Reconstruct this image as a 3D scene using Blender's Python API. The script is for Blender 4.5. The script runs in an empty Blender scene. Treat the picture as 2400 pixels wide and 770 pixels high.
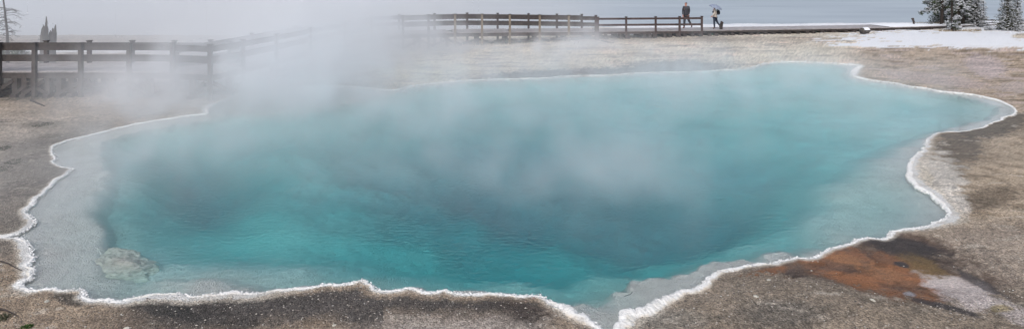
import bpy, bmesh, math, random
import numpy as np
from mathutils import Vector, Matrix, noise as mnoise

random.seed(7); rng = np.random.default_rng(11)
sc = bpy.context.scene
COL = sc.collection
F = 1500.0      # focal length in photo pixels
CAMH = 5.0      # camera height above the pool surface
YH = -70.0      # horizon row

def W(px, D, z=0.0):
    return Vector(((px-1200.0)/F*D, D, z))
def G(px, py, z=0.0):
    D = F*(CAMH-z)/(py-YH)
    return Vector(((px-1200.0)/F*D, D, z))

# ---------------------------------------------------------------- tags
def tag(o, label=None, cat=None, group=None, kind=None):
    if label: o['label'] = label
    if cat: o['category'] = cat
    if group: o['group'] = group
    if kind: o['kind'] = kind
    return o
def empty(name, loc, label, cat, group=None, rz=0):
    o = bpy.data.objects.new(name, None); COL.objects.link(o)
    o.location = loc; o.rotation_euler = (0, 0, rz); o.empty_display_size = .2
    return tag(o, label, cat, group)

class MB:
    """collects shapes in world space, links them as one mesh object"""
    def __init__(s): s.v = []; s.f = []; s.m = []; s.sm = []
    def add(s, vs, fs, m=0, smooth=False):
        b = len(s.v); s.v.extend([tuple(v) for v in vs])
        for f in fs:
            s.f.append([b+i for i in f]); s.m.append(m); s.sm.append(smooth)
    def beam(s, p0, p1, w, h, m=0, jit=0.0, up=Vector((0, 0, 1))):
        p0 = Vector(p0); p1 = Vector(p1); d = (p1-p0).normalized()
        if abs(d.dot(up)) > .99: up = Vector((0, 1, 0))
        r = d.cross(up).normalized(); u = r.cross(d).normalized()
        vs = []
        c = .08*min(w, h)
        for p, e in ((p0, -1), (p0, 0), (p1, 0), (p1, 1)):
            k = 1.0 if e == 0 else .94
            q = p + d*c*(0 if e != 0 else (1 if p is p0 else -1))
            for a, b in ((-1, -1), (1, -1), (1, 1), (-1, 1)):
                vs.append(q + r*a*w*.5*k + u*b*h*.5*k + Vector((random.uniform(-jit, jit), random.uniform(-jit, jit), random.uniform(-jit, jit))))
        fs = [(3, 2, 1, 0), (12, 13, 14, 15)]
        for k in range(3):
            for i in range(4):
                j = (i+1) % 4
                fs.append((k*4+i, k*4+j, k*4+4+j, k*4+4+i))
        s.add(vs, fs, m)
    def tube(s, pts, rad, n=8, m=0, rough=0.0, smooth=True):
        vs = []; fs = []
        pts = [Vector(p) for p in pts]
        for i, p in enumerate(pts):
            d = (pts[min(i+1, len(pts)-1)]-pts[max(i-1, 0)]).normalized()
            a = d.orthogonal().normalized() if abs(d.z) < .9 else Vector((1, 0, 0))
            a = (a - d*a.dot(d)).normalized(); b = d.cross(a)
            for k in range(n):
                t = 2*math.pi*k/n
                r = rad[i]*(1+random.uniform(-rough, rough))
                vs.append(p + a*math.cos(t)*r + b*math.sin(t)*r)
        for i in range(len(pts)-1):
            for k in range(n):
                j = (k+1) % n
                fs.append((i*n+k, i*n+j, (i+1)*n+j, (i+1)*n+k))
        fs.append(tuple(range(n-1, -1, -1))); fs.append(tuple((len(pts)-1)*n+k for k in range(n)))
        s.add(vs, fs, m, smooth)
    def build(s, name, mats, parent=None):
        me = bpy.data.meshes.new(name)
        off = parent.matrix_world.inverted() if parent is not None else None
        if parent is not None:
            off = WM(parent).inverted()
            me.from_pydata([off @ Vector(v) for v in s.v], [], s.f)
        else:
            me.from_pydata(s.v, [], s.f)
        if not isinstance(mats, (list, tuple)): mats = [mats]
        for m in mats: me.materials.append(m)
        me.polygons.foreach_set('material_index', s.m)
        me.polygons.foreach_set('use_smooth', s.sm)
        me.update()
        o = bpy.data.objects.new(name, me); COL.objects.link(o)
        if parent is not None: o.parent = parent
        return o
def WM(o):
    m = Matrix.LocRotScale(o.location, o.rotation_euler, None)
    return (WM(o.parent) @ m) if o.parent else m

# ---------------------------------------------------------------- noise (numpy)
_P = rng.permutation(4096)
def _h(ix, iy, s):
    return _P[(ix + _P[(iy + s*131) & 4095]) & 4095]
def vnoise(x, y, s=0):
    ix = np.floor(x).astype(np.int64); iy = np.floor(y).astype(np.int64)
    fx = x-ix; fy = y-iy
    u = fx*fx*fx*(fx*(fx*6-15)+10); v = fy*fy*fy*(fy*(fy*6-15)+10)
    def g(ax, ay):
        h = _h(ix+ax, iy+ay, s)*(2*math.pi/4096.0)
        return np.cos(h)*(fx-ax)+np.sin(h)*(fy-ay)
    a = g(0, 0); b = g(1, 0); c = g(0, 1); d = g(1, 1)
    return (a+(b-a)*u)+((c+(d-c)*u)-(a+(b-a)*u))*v      # about -.7 .. .7
def fbm(x, y, o=4, s=0, rough=.5):
    r = 0; a = 1; t = 0
    for i in range(o):
        r = r + a*vnoise(x*2**i+i*17.3, y*2**i-i*9.1, s+i); t += a; a *= rough
    return r/t*1.6
def sst(a, b, x):
    t = np.clip((x-a)/(b-a), 0, 1); return t*t*(3-2*t)

# ---------------------------------------------------------------- materials
def new_mat(name):
    m = bpy.data.materials.new(name); m.use_nodes = True
    nt = m.node_tree
    return m, nt, nt.nodes['Principled BSDF']
def N(nt, t, **kw):
    n = nt.nodes.new(t)
    for k, v in kw.items():
        if hasattr(n, k): setattr(n, k, v)
        else: n.inputs[k].default_value = v
    return n
def L(nt, a, b): nt.links.new(a, b)
def noisy_mat(name, c1, c2, scale=8, rough=.85, stretch=(1, 1, 1), bump=.3, bscale=None, dist=.02, spec=.3, c3=None):
    m, nt, b = new_mat(name)
    tc = N(nt, 'ShaderNodeTexCoord'); mp = N(nt, 'ShaderNodeMapping')
    mp.inputs['Scale'].default_value = stretch
    L(nt, tc.outputs['Object'], mp.inputs['Vector'])
    n = N(nt, 'ShaderNodeTexNoise'); n.inputs['Scale'].default_value = scale; n.inputs['Detail'].default_value = 6
    n.inputs['Roughness'].default_value = .65
    L(nt, mp.outputs[0], n.inputs['Vector'])
    r = N(nt, 'ShaderNodeValToRGB'); e = r.color_ramp.elements
    e[0].position = .32; e[0].color = (*c1, 1); e[1].position = .68; e[1].color = (*c2, 1)
    if c3:
        k = e.new(.8); k.color = (*c3, 1)
    L(nt, n.outputs['Fac'], r.inputs[0]); L(nt, r.outputs[0], b.inputs['Base Color'])
    b.inputs['Roughness'].default_value = rough; b.inputs['Specular IOR Level'].default_value = spec
    n2 = N(nt, 'ShaderNodeTexNoise'); n2.inputs['Scale'].default_value = bscale or scale*3; n2.inputs['Detail'].default_value = 5
    L(nt, mp.outputs[0], n2.inputs['Vector'])
    bp = N(nt, 'ShaderNodeBump'); bp.inputs['Strength'].default_value = bump; bp.inputs['Distance'].default_value = dist
    L(nt, n2.outputs['Fac'], bp.inputs['Height']); L(nt, bp.outputs[0], b.inputs['Normal'])
    return m
M = {}
M['wood'] = noisy_mat('weathered_wood', (.030, .022, .021), (.085, .062, .058), 5, .8, (1, 1, 1), .4)
M['redwood'] = noisy_mat('reddish_wood', (.045, .032, .031), (.10, .066, .062), 5, .8, (1, 1, 1), .4)
M['darkwood'] = noisy_mat('wet_dark_wood', (.03, .025, .024), (.075, .06, .055), 6, .75)
M['palewood'] = noisy_mat('yellowed_wood', (.14, .11, .08), (.27, .22, .16), 6, .85)
M['deckwood'] = noisy_mat('damp_deck_boards', (.26, .24, .24), (.42, .39, .39), 3, .7)
M['bark'] = noisy_mat('tree_bark', (.018, .014, .012), (.06, .048, .042), 9, .95, (1, 1, .25), .6)
M['deadbark'] = noisy_mat('dead_wood', (.05, .045, .042), (.14, .125, .115), 7, .95, (1, 1, .2), .6)
M['needle'] = noisy_mat('pine_needles', (.022, .040, .020), (.075, .095, .040), 3.5, .8, c3=(.11, .10, .05))
M['needle2'] = noisy_mat('dull_needles', (.035, .042, .030), (.085, .085, .050), 4, .85, c3=(.14, .115, .07))
M['snow'] = noisy_mat('snow', (.80, .82, .85), (.90, .91, .93), 3, .7, bump=.2)
M['frost'] = noisy_mat('frosted_needles', (.28, .29, .31), (.62, .63, .66), 6, .8)
M['straw'] = noisy_mat('dry_grass', (.16, .12, .07), (.36, .28, .17), 6, .9)
M['green'] = noisy_mat('green_tuft', (.03, .07, .015), (.08, .14, .03), 6, .8)
M['darktuft'] = noisy_mat('dark_tuft', (.04, .045, .03), (.10, .10, .06), 6, .9)
M['rock'] = noisy_mat('sinter_rock', (.42, .40, .34), (.74, .70, .62), 4.0, .95, bump=1.0, bscale=7, dist=.10)
M['brownrock'] = noisy_mat('brown_rock', (.22, .15, .12), (.48, .38, .33), 14, .9)

# ---------------------------------------------------------------- pool outline (photo pixels, clockwise) -> metres
RIM = [(0,556),(35,553),(70,535),(79,523),(70,514),(53,507),(63,493),(74,475),(105,451),(130,426),(151,414),(170,398),(140,393),(121,386),(130,374),(119,360),(123,346),
(147,334),(182,325),(231,314),(280,300),(330,290),(372,283),(421,275),(460,270),(490,267),(482,255),(505,246),(522,237),(537,228),(558,219),(591,215),(639,208),(699,205),(750,202),
(810,202),(860,207),(908,212),(932,212),(953,203),(1010,197),(1051,193),(1100,189),(1150,187),(1234,185),(1275,184),(1325,179),(1437,177),(1488,171.5),(1572,170),(1656,168),(1697,164),
(1750,162),(1770,155),(1800,147),(1868,144.5),(1953,148.6),(2020,153.6),(2007,162),(2000,167),(1997,179),(2020,185),(2054,190),(2104,196),(2115,201),(2172,208),(2206,216),(2273,221),
(2307,229),(2342,236),(2368,249),(2384,262),(2376,272),(2342,284),(2297,304),(2253,310),(2205,312),(2185,319),(2174,330),(2165,352),(2141,370),(2132,394),(2132,416),(2147,438),(2183,460),
(2218,487),(2231,505),(2218,516),(2183,529),(2147,538),(2104,544),(2081,561),(2074,567),(2044,563),(2014,568),(1983,574),(1968,583),(1919,600),(1893,610),(1863,608),(1825,617),(1816,624),
(1731,630),(1705,639),(1670,659),(1652,675),(1626,685),(1600,688),(1565,703),(1542,719),(1498,735),(1466,741),(1458,752),(1464,761),(1451,769),(1432,800),(1425,880),
(1415,880),(1412,790),(1396,768),(1367,755),(1349,741),(1329,729),(1308,717),(1294,709),(1265,701),(1242,698),(1201,698),(1172,694),(1139,691),(1119,693),(1067,694),(1040,687),(1020,692),
(988,685),(956,679),(935,685),(906,692),(886,685),(868,671),(854,665.6),(839,664.4),(816,671),(792,672),(740,676.7),(699,682),(652,686),(600,690),(579,693),(526,692),(487,693),(459,701),
(431,694.7),(393,693),(351,696),(316,701),(291,710),(259,707),(224,710),(210,703),(193,689),(175,684),(105,684),(70,686),(42,675),(45,666),(70,656),(75,651),(66,644),(73,631),(66,621),
(75,614),(65,605),(72,594),(66,580),(52,563),(0,561),(-120,566),(-120,559)]
DEEP = [(154,507),(186,482),(203,447),(228,423),(224,384),(220,356),(232,330),(290,312),(340,302),(400,294),(466,282),(510,268),(555,261),(609,263),(669,252),(729,246),(803,243),(848,231),(908,222),
(955,207),(1051,196),(1150,189),(1234,187),(1325,181),(1437,179),(1572,172),(1700,166),(1760,162),(1805,149),(1868,147),(1953,151),(1990,158),(1985,180),(2010,190),(2054,194),(2172,213),(2273,227),(2345,250),(2362,262),(2330,276),(2270,294),(2200,308),
(2160,338),(2100,395),(2060,425),(2022,455),(2012,490),(2003,530),(1998,568),(1960,581),(1915,598),(1892,603),(1839,597),(1827,606),(1775,614),(1705,613),(1658,618),(1629,628),(1600,637),(1571,647),(1527,659),(1498,667),(1454,682),(1413,702),(1390,716),
(1310,715),(1290,704),(1245,695),(1201,694),(1172,690),(1139,686),(1105,687),(1085,683),(1070,682),(1055,686),(1040,683),(988,681),(956,675),(935,679),(915,676),(895,678),(868,666),(854,660),(839,659),(816,665),(740,671),(652,679),(560,684),(470,672),
(400,676),(330,676),(250,668),(200,652),(186,610),(203,573),(210,545),(189,517)]

def to_world_poly(pl): return np.array([[G(x, y).x, G(x, y).y] for x, y in pl])
def resample(P, step_fn, wig=0.0, seed=0):
    out = []
    n = len(P)
    for i in range(n):
        a, b = P[i], P[(i+1) % n]; d = np.hypot(*(b-a)); st = step_fn(a[1])
        k = max(1, int(math.ceil(d/st)))
        for j in range(k): out.append(a+(b-a)*j/k)
    out = np.array(out)
    if wig:
        e = np.roll(out, -1, 0)-np.roll(out, 1, 0); nn = np.stack([e[:, 1], -e[:, 0]], 1); nn /= np.linalg.norm(nn, axis=1)[:, None]+1e-9
        out = out + nn*(fbm(out[:, 0]*2.2, out[:, 1]*2.2, 3, seed)*wig)[:, None]
    return out
def smooth_poly(P, it=1):
    for _ in range(it):
        P = np.stack([P*.75+np.roll(P, -1, 0)*.25, P*.25+np.roll(P, -1, 0)*.75], 1).reshape(-1, 2)
    return P
rim0 = smooth_poly(to_world_poly(RIM), 1)
rimP = resample(rim0, lambda D: max(.06, .006*D), .10, 5)
deepP = resample(smooth_poly(to_world_poly(DEEP), 1), lambda D: max(.12, .010*D), .40, 9)

def sdf(P, X, Y, cap=6.0):
    """signed distance to polygon P, negative inside"""
    n = len(P); A = P; B = np.roll(P, -1, 0)
    sh = X.shape; x = X.ravel(); y = Y.ravel()
    out = np.full(x.shape, 1e9); ins = np.zeros(x.shape, bool)
    order = np.argsort(y); xs = x[order]; ys = y[order]
    o2 = np.full(xs.shape, 1e9); i2 = np.zeros(xs.shape, bool)
    for k in range(n):
        ax, ay = A[k]; bx, by = B[k]
        lo, hi = min(ay, by), max(ay, by)
        s0 = np.searchsorted(ys, lo-cap); s1 = np.searchsorted(ys, hi+cap)
        px = xs[s0:s1]-ax; py = ys[s0:s1]-ay; ex = bx-ax; ey = by-ay
        t = np.clip((px*ex+py*ey)/(ex*ex+ey*ey+1e-12), 0, 1)
        d = (px-t*ex)**2+(py-t*ey)**2
        o2[s0:s1] = np.minimum(o2[s0:s1], d)
        s0 = np.searchsorted(ys, lo, 'left'); s1 = np.searchsorted(ys, hi, 'left')
        if s1 > s0:
            xc = ax+(ys[s0:s1]-ay)/(by-ay)*(bx-ax)
            i2[s0:s1] ^= xs[s0:s1] < xc
    out[order] = np.minimum(np.sqrt(o2), cap); ins[order] = i2
    return np.where(ins, -out, out).reshape(sh)

def gsum(px, py, lst):
    r = 0
    for (cx, cy, rx, ry, a) in lst:
        r = r + a*np.exp(-((px-cx)/rx)**2-((py-cy)/ry)**2)
    return r
HX = [-700, 700, 900, 1000, 1250, 1400, 1640, 1850, 2200, 3000]
HZ = [.0, .0, .02, .05, .28, .46, .62, .68, .78, .78]
def ground_z(px, D):
    x = (px-1200)/F*D
    z = .055 + sst(33, 42.5, D)*np.interp(px, HX, HZ)
    z = z + sst(45.6, 47.2, D)*np.interp(px, [900, 1300, 1650, 2000, 2250, 2600], [.0, .12, .20, .16, .18, .0])
    z = z + fbm(x*.5, D*.5, 3, 21)*.05*sst(7, 12, D) + fbm(x*2.0, D*2.0, 3, 27)*.018 + fbm(x*7, D*7, 2, 31)*.008
    z = z - sst(48.5, 59, D)*4.8
    return z
def mound(px, py):
    # shingle mound in the right foreground, in front of the orange mat
    return .16*np.exp(-((px-1860)/330.)**2-((py-735)/70.)**2)

# grid
cols = np.concatenate([np.arange(-560, -60, 14), np.arange(-60, 2460, 3.2), np.arange(2460, 2980, 14)])
rows = np.concatenate([np.arange(1500, 800, -14), np.arange(800, 480, -2.3), np.arange(480, 130, -1.9), np.arange(130, 52, -1.3), np.arange(52, 6, -2.6)])
PX, PY = np.meshgrid(cols, rows)
DD = F*CAMH/(PY-YH)
XX = (PX-1200)/F*DD
SD = sdf(rimP, XX, DD)
SI = sdf(deepP, XX, DD)
ZG = ground_z(PX, DD)
# near the water the shore lies low, and rises a little with distance
ZG = ZG*sst(-.02, .5, SD)+.045*(1-sst(-.02, .5, SD)) + mound(PX, PY)*sst(.1, .6, SD)
ZG = ZG + .010*fbm(XX*14, DD*14, 2, 41)*sst(.1, .4, SD)
# basin
ledge = .05 + .07*sst(0, 1.2, -SD) + .045*fbm(XX*1.3, DD*1.3, 4, 51) + .025*fbm(XX*5, DD*5, 3, 53)
ledge = ledge + gsum(PX, PY, [(2030, 480, 125, 95, .30), (1430, 700, 90, 20, .08), (330, 670, 110, 25, .18), (620, 240, 300, 18, .05)])
inn = np.clip(-SI, 0, 6)
edge = .55 + gsum(PX, PY, [(500, 640, 260, 60, -.35), (210, 590, 40, 70, -.30), (2200, 330, 150, 120, .1), (2250, 265, 120, 45, -.28), (1420, 690, 120, 30, -.3), (640, 270, 260, 20, -.3)])
bowl = .9 + gsum(PX, PY, [(285, 390, 210, 85, 2.9), (470, 370, 190, 70, 1.2), (1320, 370, 470, 125, 2.5), (1050, 320, 340, 80, 1.2), (1650, 430, 190, 90, .9), (1350, 560, 450, 60, 1.0),
                            (480, 625, 330, 62, -.75), (2150, 300, 230, 90, -.45), (1850, 230, 400, 70, -.1), (700, 480, 110, 120, -.3), (1150, 660, 450, 40, .6), (1700, 580, 200, 50, .5)])
wid = .25 + gsum(PX, PY, [(1960, 460, 230, 130, 1.7), (200, 560, 50, 90, 1.3), (225, 400, 50, 70, .7), (640, 260, 300, 18, .8), (2100, 390, 90, 60, 1.0), (400, 660, 200, 25, .8)])
deep = edge*sst(0, 1, inn/wid) + bowl*sst(.1, 3.0, inn) + .22*fbm(XX*.5, DD*.5, 4, 61)*sst(0, 1.2, inn)*(1+bowl*.7)
deep = np.maximum(deep, 0)
ZB = -np.maximum(ledge, .04) - deep*sst(0, .15, inn)
tin = sst(0, .05, -SD)
Z = np.where(SD < 0, .02*(1-tin)+ZB*tin, ZG)

# ---------------------------------------------------------------- ground colours (albedo of the materials lying there, plus a depth tint in the vents)
def lerp(c, col, m):
    m = np.clip(m, 0, 1)[..., None]; return c*(1-m)+np.array(col)*m
def ground_color(px, py, x, d, sd, z=None):
    n1 = fbm(x*.6, d*.6, 4, 71); n2 = fbm(x*2.5, d*2.5, 4, 73); n3 = fbm(x*9, d*9, 3, 77); n4 = fbm(x*26, d*26, 2, 79)
    def reg(cx, cy, rx, ry, nz=.5, soft=.35, ang=0.0):
        ca, sa = math.cos(ang), math.sin(ang)
        ux = (px-cx)*ca+(py-cy)*sa; uy = -(px-cx)*sa+(py-cy)*ca
        q = np.sqrt((ux/rx)**2+(uy/ry)**2)
        return sst(1+soft, 1-soft, q + nz*n2 + .25*n3)
    c = np.zeros(px.shape+(3,))+np.array((.37, .305, .245))
    c = lerp(c, (.27, .225, .19), sst(.0, .5, n2)*.7)
    # far bank behind the pool: cream and pinkish sinter flats
    far = sst(262, 190, py)*sst(880, 980, px)
    c = lerp(c, (.68, .63, .55), far*.92)
    c = lerp(c, (.60, .48, .42), far*sst(.05, .4, n1)*.6*sst(1300, 1450, px))
    c = lerp(c, (.62, .60, .46), reg(990, 165, 110, 22, .5)*.6)
    c = lerp(c, (.30, .27, .255), far*sst(.08, .4, fbm(x*.35, d*1.6, 4, 83))*.8)
    c = lerp(c, (.22, .21, .23), reg(1400, 172, 310, 13, .35, .3, -.03)*.9)
    c = lerp(c, (.20, .185, .19), reg(1590, 156, 130, 14, .35, .3)*.9)
    c = lerp(c, (.25, .21, .18), reg(1640, 92, 420, 6, .5)*.5)
    c = lerp(c, (.66, .62, .54), reg(1870, 125, 130, 11, .5, .3, -.1)*.8)
    # right bank beyond the pool
    rb = sst(1960, 2060, px)*sst(330, 250, py)*sst(100, 116, py)
    c = lerp(c, (.46, .37, .29), rb)
    c = lerp(c, (.19, .145, .095), rb*sst(.0, .30, fbm(x*.9, d*2.6, 4, 87)+.25*n3)*.9)
    c = lerp(c, (.52, .43, .40), rb*sst(.12, .35, fbm(x*.5, d*1.2, 3, 89))*.8)
    c = lerp(c, (.50, .42, .42), reg(2310, 155, 50, 26, .4, .2, .3)*.9)
    c = lerp(c, (.47, .38, .36), reg(2190, 185, 130, 13, .4, .2, .12)*.8)
    c = lerp(c, (.48, .41, .39), reg(2400, 205, 75, 12, .4, .2)*.8)
    # right bank beside the pool
    rs = sst(2120, 2200, px)*sst(250, 300, py)*sst(560, 520, py)
    c = lerp(c, (.46, .38, .295), rs)
    c = lerp(c, (.20, .155, .11), rs*sst(.05, .35, n2+.5*n3)*.7)
    c = lerp(c, (.12, .105, .085), reg(2330, 295, 95, 26, .5, .3, -.25)*.9)
    c = lerp(c, (.12, .10, .08), reg(2245, 345, 60, 40, .7, .3)*.9)
    c = lerp(c, (.13, .105, .08), reg(2220, 400, 45, 22, .7, .3)*.75)
    c = lerp(c, (.15, .12, .09), reg(2300, 468, 90, 26, .6, .4, -.2)*.8)
    c = lerp(c, (.62, .60, .57), reg(2195, 425, 60, 70, .7, .3, -.9)*.85)
    c = lerp(c, (.66, .63, .60), reg(2240, 475, 40, 22, .7, .3, .6)*.7)
    c = lerp(c, (.55, .50, .40), reg(2170, 420, 18, 26, .6, .3)*.6)
    # right foreground
    rf = sst(1250, 1420, px)*sst(520, 600, py)
    c = lerp(c, (.29, .245, .20), rf)
    c = lerp(c, (.17, .15, .13), rf*sst(.0, .35, n2)*.5)
    c = lerp(c, (.10, .098, .095), reg(1830, 735, 110, 34, .4, .5)*.7)
    c = lerp(c, (.22, .215, .20), reg(1560, 750, 100, 26, .4, .5)*.6)
    c = lerp(c, (.40, .34, .29), reg(2330, 600, 160, 80, .3, .4)*.8)
    c = lerp(c, (.14, .115, .10), reg(2370, 690, 110, 14, .9, .6, .75)*.45)
    c = lerp(c, (.14, .12, .105), reg(2180, 610, 40, 60, .5, .4, -.9)*.5)
    c = lerp(c, (.13, .11, .10), reg(2330, 610, 120, 10, .9, .6, .7)*.4)
    # orange microbial mat
    mat = np.maximum.reduce([reg(2060, 625, 270, 62, .35, .3, .16), reg(1810, 645, 150, 22, .25, .2, -.22), reg(2120, 570, 120, 26, .3, .2, .1)])
    mat = mat*(1-reg(1865, 752, 300, 104, .10, .05, .16))
    c = lerp(c, (.135, .098, .080), mat)
    c = lerp(c, (.060, .055, .058), np.maximum(reg(2125, 578, 105, 20, .4, .3, .18), reg(1975, 590, 60, 10, .4, .3))*mat*.9)
    orr = np.maximum.reduce([reg(2070, 642, 190, 46, .35, .25, .22), reg(1770, 644, 90, 10, .3, .3, -.25), reg(2010, 600, 60, 22, .5, .3, .6)])
    c = lerp(c, (.31, .145, .075), orr*mat*(.55+.45*sst(-.35, .25, fbm(x*1.2, d*3.5, 4, 145))))
    c = lerp(c, (.32, .17, .095), reg(2030, 620, 90, 13, .7, .3, .3)*mat*.7)
    c = lerp(c, (.215, .15, .075), reg(2190, 635, 80, 20, .6, .35, .5)*mat*.85)
    c = lerp(c, (.07, .065, .07), reg(2112, 615, 18, 6, .5, .3, .2)*mat)
    c = lerp(c, (.10, .085, .08), sst(.25, .6, n1+n2)*mat*.5)
    c = lerp(c, (.62, .57, .58), np.maximum(reg(2260, 685, 92, 30, .75, .25, .35), reg(2370, 730, 70, 20, .7, .3, .5)*.8)*.85)
    c = lerp(c, (.34, .28, .13), reg(2345, 722, 26, 10, .6, .3)*.7)
    c = lerp(c, (.35, .38, .44), reg(2132, 684, 16, 6, .7, .3, .2)*.8)
    c = lerp(c, (.075, .07, .075), reg(2210, 716, 90, 7, .4, .3, .28)*.9)
    c = lerp(c, (.08, .075, .08), reg(2290, 655, 70, 9, .5, .3, .5)*.8)
    # bottom left shingle and dark lichen band along the near shore
    lf = sst(560, 640, py)*sst(1400, 1250, px)
    c = lerp(c, (.36, .29, .225), lf)
    c = lerp(c, (.16, .125, .10), lf*sst(.0, .4, n2+.3*n3)*.6)
    band = sst(1330, 1230, px)*sst(180, 420, px)*sst(620, 680, py)
    c = lerp(c, (.42, .385, .365), band*sst(715, 765, py+12*n2)*sst(750, 960, px)*.8)
    lich = band*sst(.12, .30, sd+.12*n3)*sst(.95, .30, sd+.35*n2-np.where(px < 900, .4, 0))
    c = lerp(c, (.075, .072, .074), lich*.92)
    c = lerp(c, (.07, .055, .05), reg(1230, 722, 70, 20, .7, .4, .2)*.7)
    c = lerp(c, (.055, .055, .055), reg(370, 722, 110, 16, .7, .4, .2)*.8)
    c = lerp(c, (.05, .05, .05), reg(165, 700, 50, 12, .7, .4, .2)*.8)
    # left bank
    lb = sst(330, 180, px)*sst(640, 560, py)*sst(240, 300, py)
    c = lerp(c, (.40, .355, .315), lb)
    c = lerp(c, (.16, .145, .13), lb*sst(1.7, .5, sd+.9*n2)*sst(1150, 700, px)*.75)
    c = lerp(c, (.20, .185, .165), sst(.1, .5, n2+.2)*lb*.5)
    c = lerp(c, (.12, .115, .09), np.maximum.reduce([reg(100, 292, 45, 9, .5), reg(35, 378, 20, 8, .5), reg(0, 346, 18, 12, .3), reg(118, 318, 26, 5, .5)])*.45)
    c = lerp(c, (.34, .31, .29), sst(250, 180, py)*sst(900, 800, px)*.9)
    c = lerp(c, (.22, .18, .15), reg(640, 203, 120, 7, .5, .3, -.05)*.8)
    c = lerp(c, (.10, .092, .07), reg(60, 205, 140, 30, .4, .3)*.9)
    # white crust along the water
    wide = .012 + .04*sst(26, 11, d) + .08*np.clip(gsum(px, py, [(2180, 430, 60, 90, 2.2), (1500, 740, 90, 40, 1.6), (1330, 730, 50, 30, 1.2), (2010, 165, 25, 25, 3), (360, 705, 120, 20, 1.3), (560, 700, 160, 20, 1.2), (2250, 515, 50, 20, 1.5), (490, 255, 30, 20, 2), (60, 600, 30, 80, 1.2)]), 0, 6)
    cr = sst(1.25, .75, sd/wide + .5*n3+.25*n2)
    c = lerp(c, (.60, .56, .50), sst(2.6, 1.0, sd/wide+.7*n3+.4*n2)*.8)
    c = lerp(c, (.76, .745, .72), cr*(1-.6*sst(.1, .45, fbm(x*1.5, d*1.5, 3, 137))))
    ap = (1-cr)*(1-mat)
    c = c*(1+.17*ap*np.sign(n3)*np.abs(n3)**.7)[..., None]
    c = lerp(c, (.52, .48, .43), ap*sst(.30, .55, fbm(x*1.1, d*3.0, 4, 151)+.3*n3)*.55*(1-lich))
    c = lerp(c, (.13, .115, .10), ap*sst(.45, .65, fbm(x*4.5, d*5.5, 3, 153)+.25*n2)*.6)
    # snow
    ns = fbm(x*.7, d*3.2, 5, 95)
    def sreg(cx, cy, rx, ry): return sst(1.12, .88, np.sqrt(((px-cx)/rx)**2+((py-cy)/ry)**2)+.95*ns+.3*n3)
    sn = np.maximum(sreg(2250, 90, 265, 21), sreg(2090, 103, 130, 9))
    sn = np.maximum(sn, sreg(2330, 106, 170, 8)*.9)
    sn = sn*(1-reg(2400, 85, 28, 6, .3, .2))
    sn = np.maximum(sn, sst(43.6, 44.4, d+.5*n2)*sst(1380, 1470, px))
    sn = sn*(1-sst(44, 45, d)*sst(2130, 2150, px)*sst(2225, 2200, px)*.9)
    sn = np.maximum(sn, sst(37.5, 39, d+1.5*n1)*sst(43, 42, d)*sst(900, 800, px)*.8)
    sn = np.maximum(sn, sst(70, 66, py)*sst(2150, 2200, px)*.9)
    sn = sn*(1-.6*sst(.52, .7, fbm(x*3, d*6, 3, 155)+.15*n4))
    c = lerp(c, (.86, .87, .90), sn)
    # fine variation
    rid = 1-np.abs(fbm(x*.8+.6*n2, d*1.1, 4, 141))*2.2
    crack = sst(.80, .97, rid)*sst(-.1, .3, n1)*(1-sn)*(1-cr)
    c = c*(1-.38*crack)[..., None]
    plate = fbm(x*.35, d*.9, 3, 143)
    c = c*(1+(.30*plate+.20*n1)*(1-sn)*(1-cr))[..., None]*np.array((1.04, 1.0, .945))**((1-sn)*(1-cr))[..., None]
    c = c*(1 + (.22*n3 + .30*n4)*(1-sn*.93))[..., None]
    c = np.clip(c, .02, .92)
    grav = np.clip(1-sn-cr*.8-mat*.8, 0, 1)*(.35+.65*sst(420, 560, py+60*(px > 2150)))
    return c, grav, sn, mat
PYT = np.where(SD > 0, YH+F*(CAMH-ZG)/DD, PY)
CC, GR, SN, MATM = ground_color(PX, PYT, XX, DD, SD)
# basin colours: white sinter ledge, pale clay below, deep vents tinted for water depth
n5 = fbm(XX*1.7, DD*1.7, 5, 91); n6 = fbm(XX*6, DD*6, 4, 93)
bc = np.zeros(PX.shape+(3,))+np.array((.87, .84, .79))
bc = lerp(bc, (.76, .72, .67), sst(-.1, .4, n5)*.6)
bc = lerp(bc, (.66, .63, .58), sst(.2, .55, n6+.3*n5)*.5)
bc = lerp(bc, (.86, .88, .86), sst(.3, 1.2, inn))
bc = lerp(bc, (.36, .50, .64), sst(1.0, 5.4, -ZB+.5*n5)*.85)  # light lost in deep water, painted as a darker blue into the vent floor
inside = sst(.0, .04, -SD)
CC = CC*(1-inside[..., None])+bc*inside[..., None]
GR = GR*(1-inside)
Z = Z + SN*.03*sst(.2, .5, SD)
Z = Z + MATM*-.03*sst(.1, .4, SD)

def grid_mesh(name, X, Y, Z, mat, colr=None, gr=None, smooth=True):
    r, c = X.shape
    me = bpy.data.meshes.new(name)
    me.vertices.add(r*c)
    me.vertices.foreach_set('co', np.stack([X, Y, Z], -1).astype(np.float32).ravel())
    idx = np.arange(r*c).reshape(r, c)
    a = idx[:-1, :-1]; b = idx[:-1, 1:]; d = idx[1:, 1:]; e = idx[1:, :-1]
    q = np.stack([a, b, d, e], -1).reshape(-1, 4)
    me.loops.add(q.size); me.loops.foreach_set('vertex_index', q.ravel().astype(np.int32))
    me.polygons.add(len(q)); me.polygons.foreach_set('loop_start', np.arange(0, q.size, 4, dtype=np.int32))
    me.update(calc_edges=True)
    me.polygons.foreach_set('use_smooth', np.full(len(q), smooth))
    if colr is not None:
        at = me.color_attributes.new('albedo', 'FLOAT_COLOR', 'POINT')
        at.data.foreach_set('color', np.concatenate([colr, (gr if gr is not None else np.ones(X.shape))[..., None]], -1).astype(np.float32).ravel())
    me.materials.append(mat); me.validate()
    o = bpy.data.objects.new(name, me); COL.objects.link(o)
    return o

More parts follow.
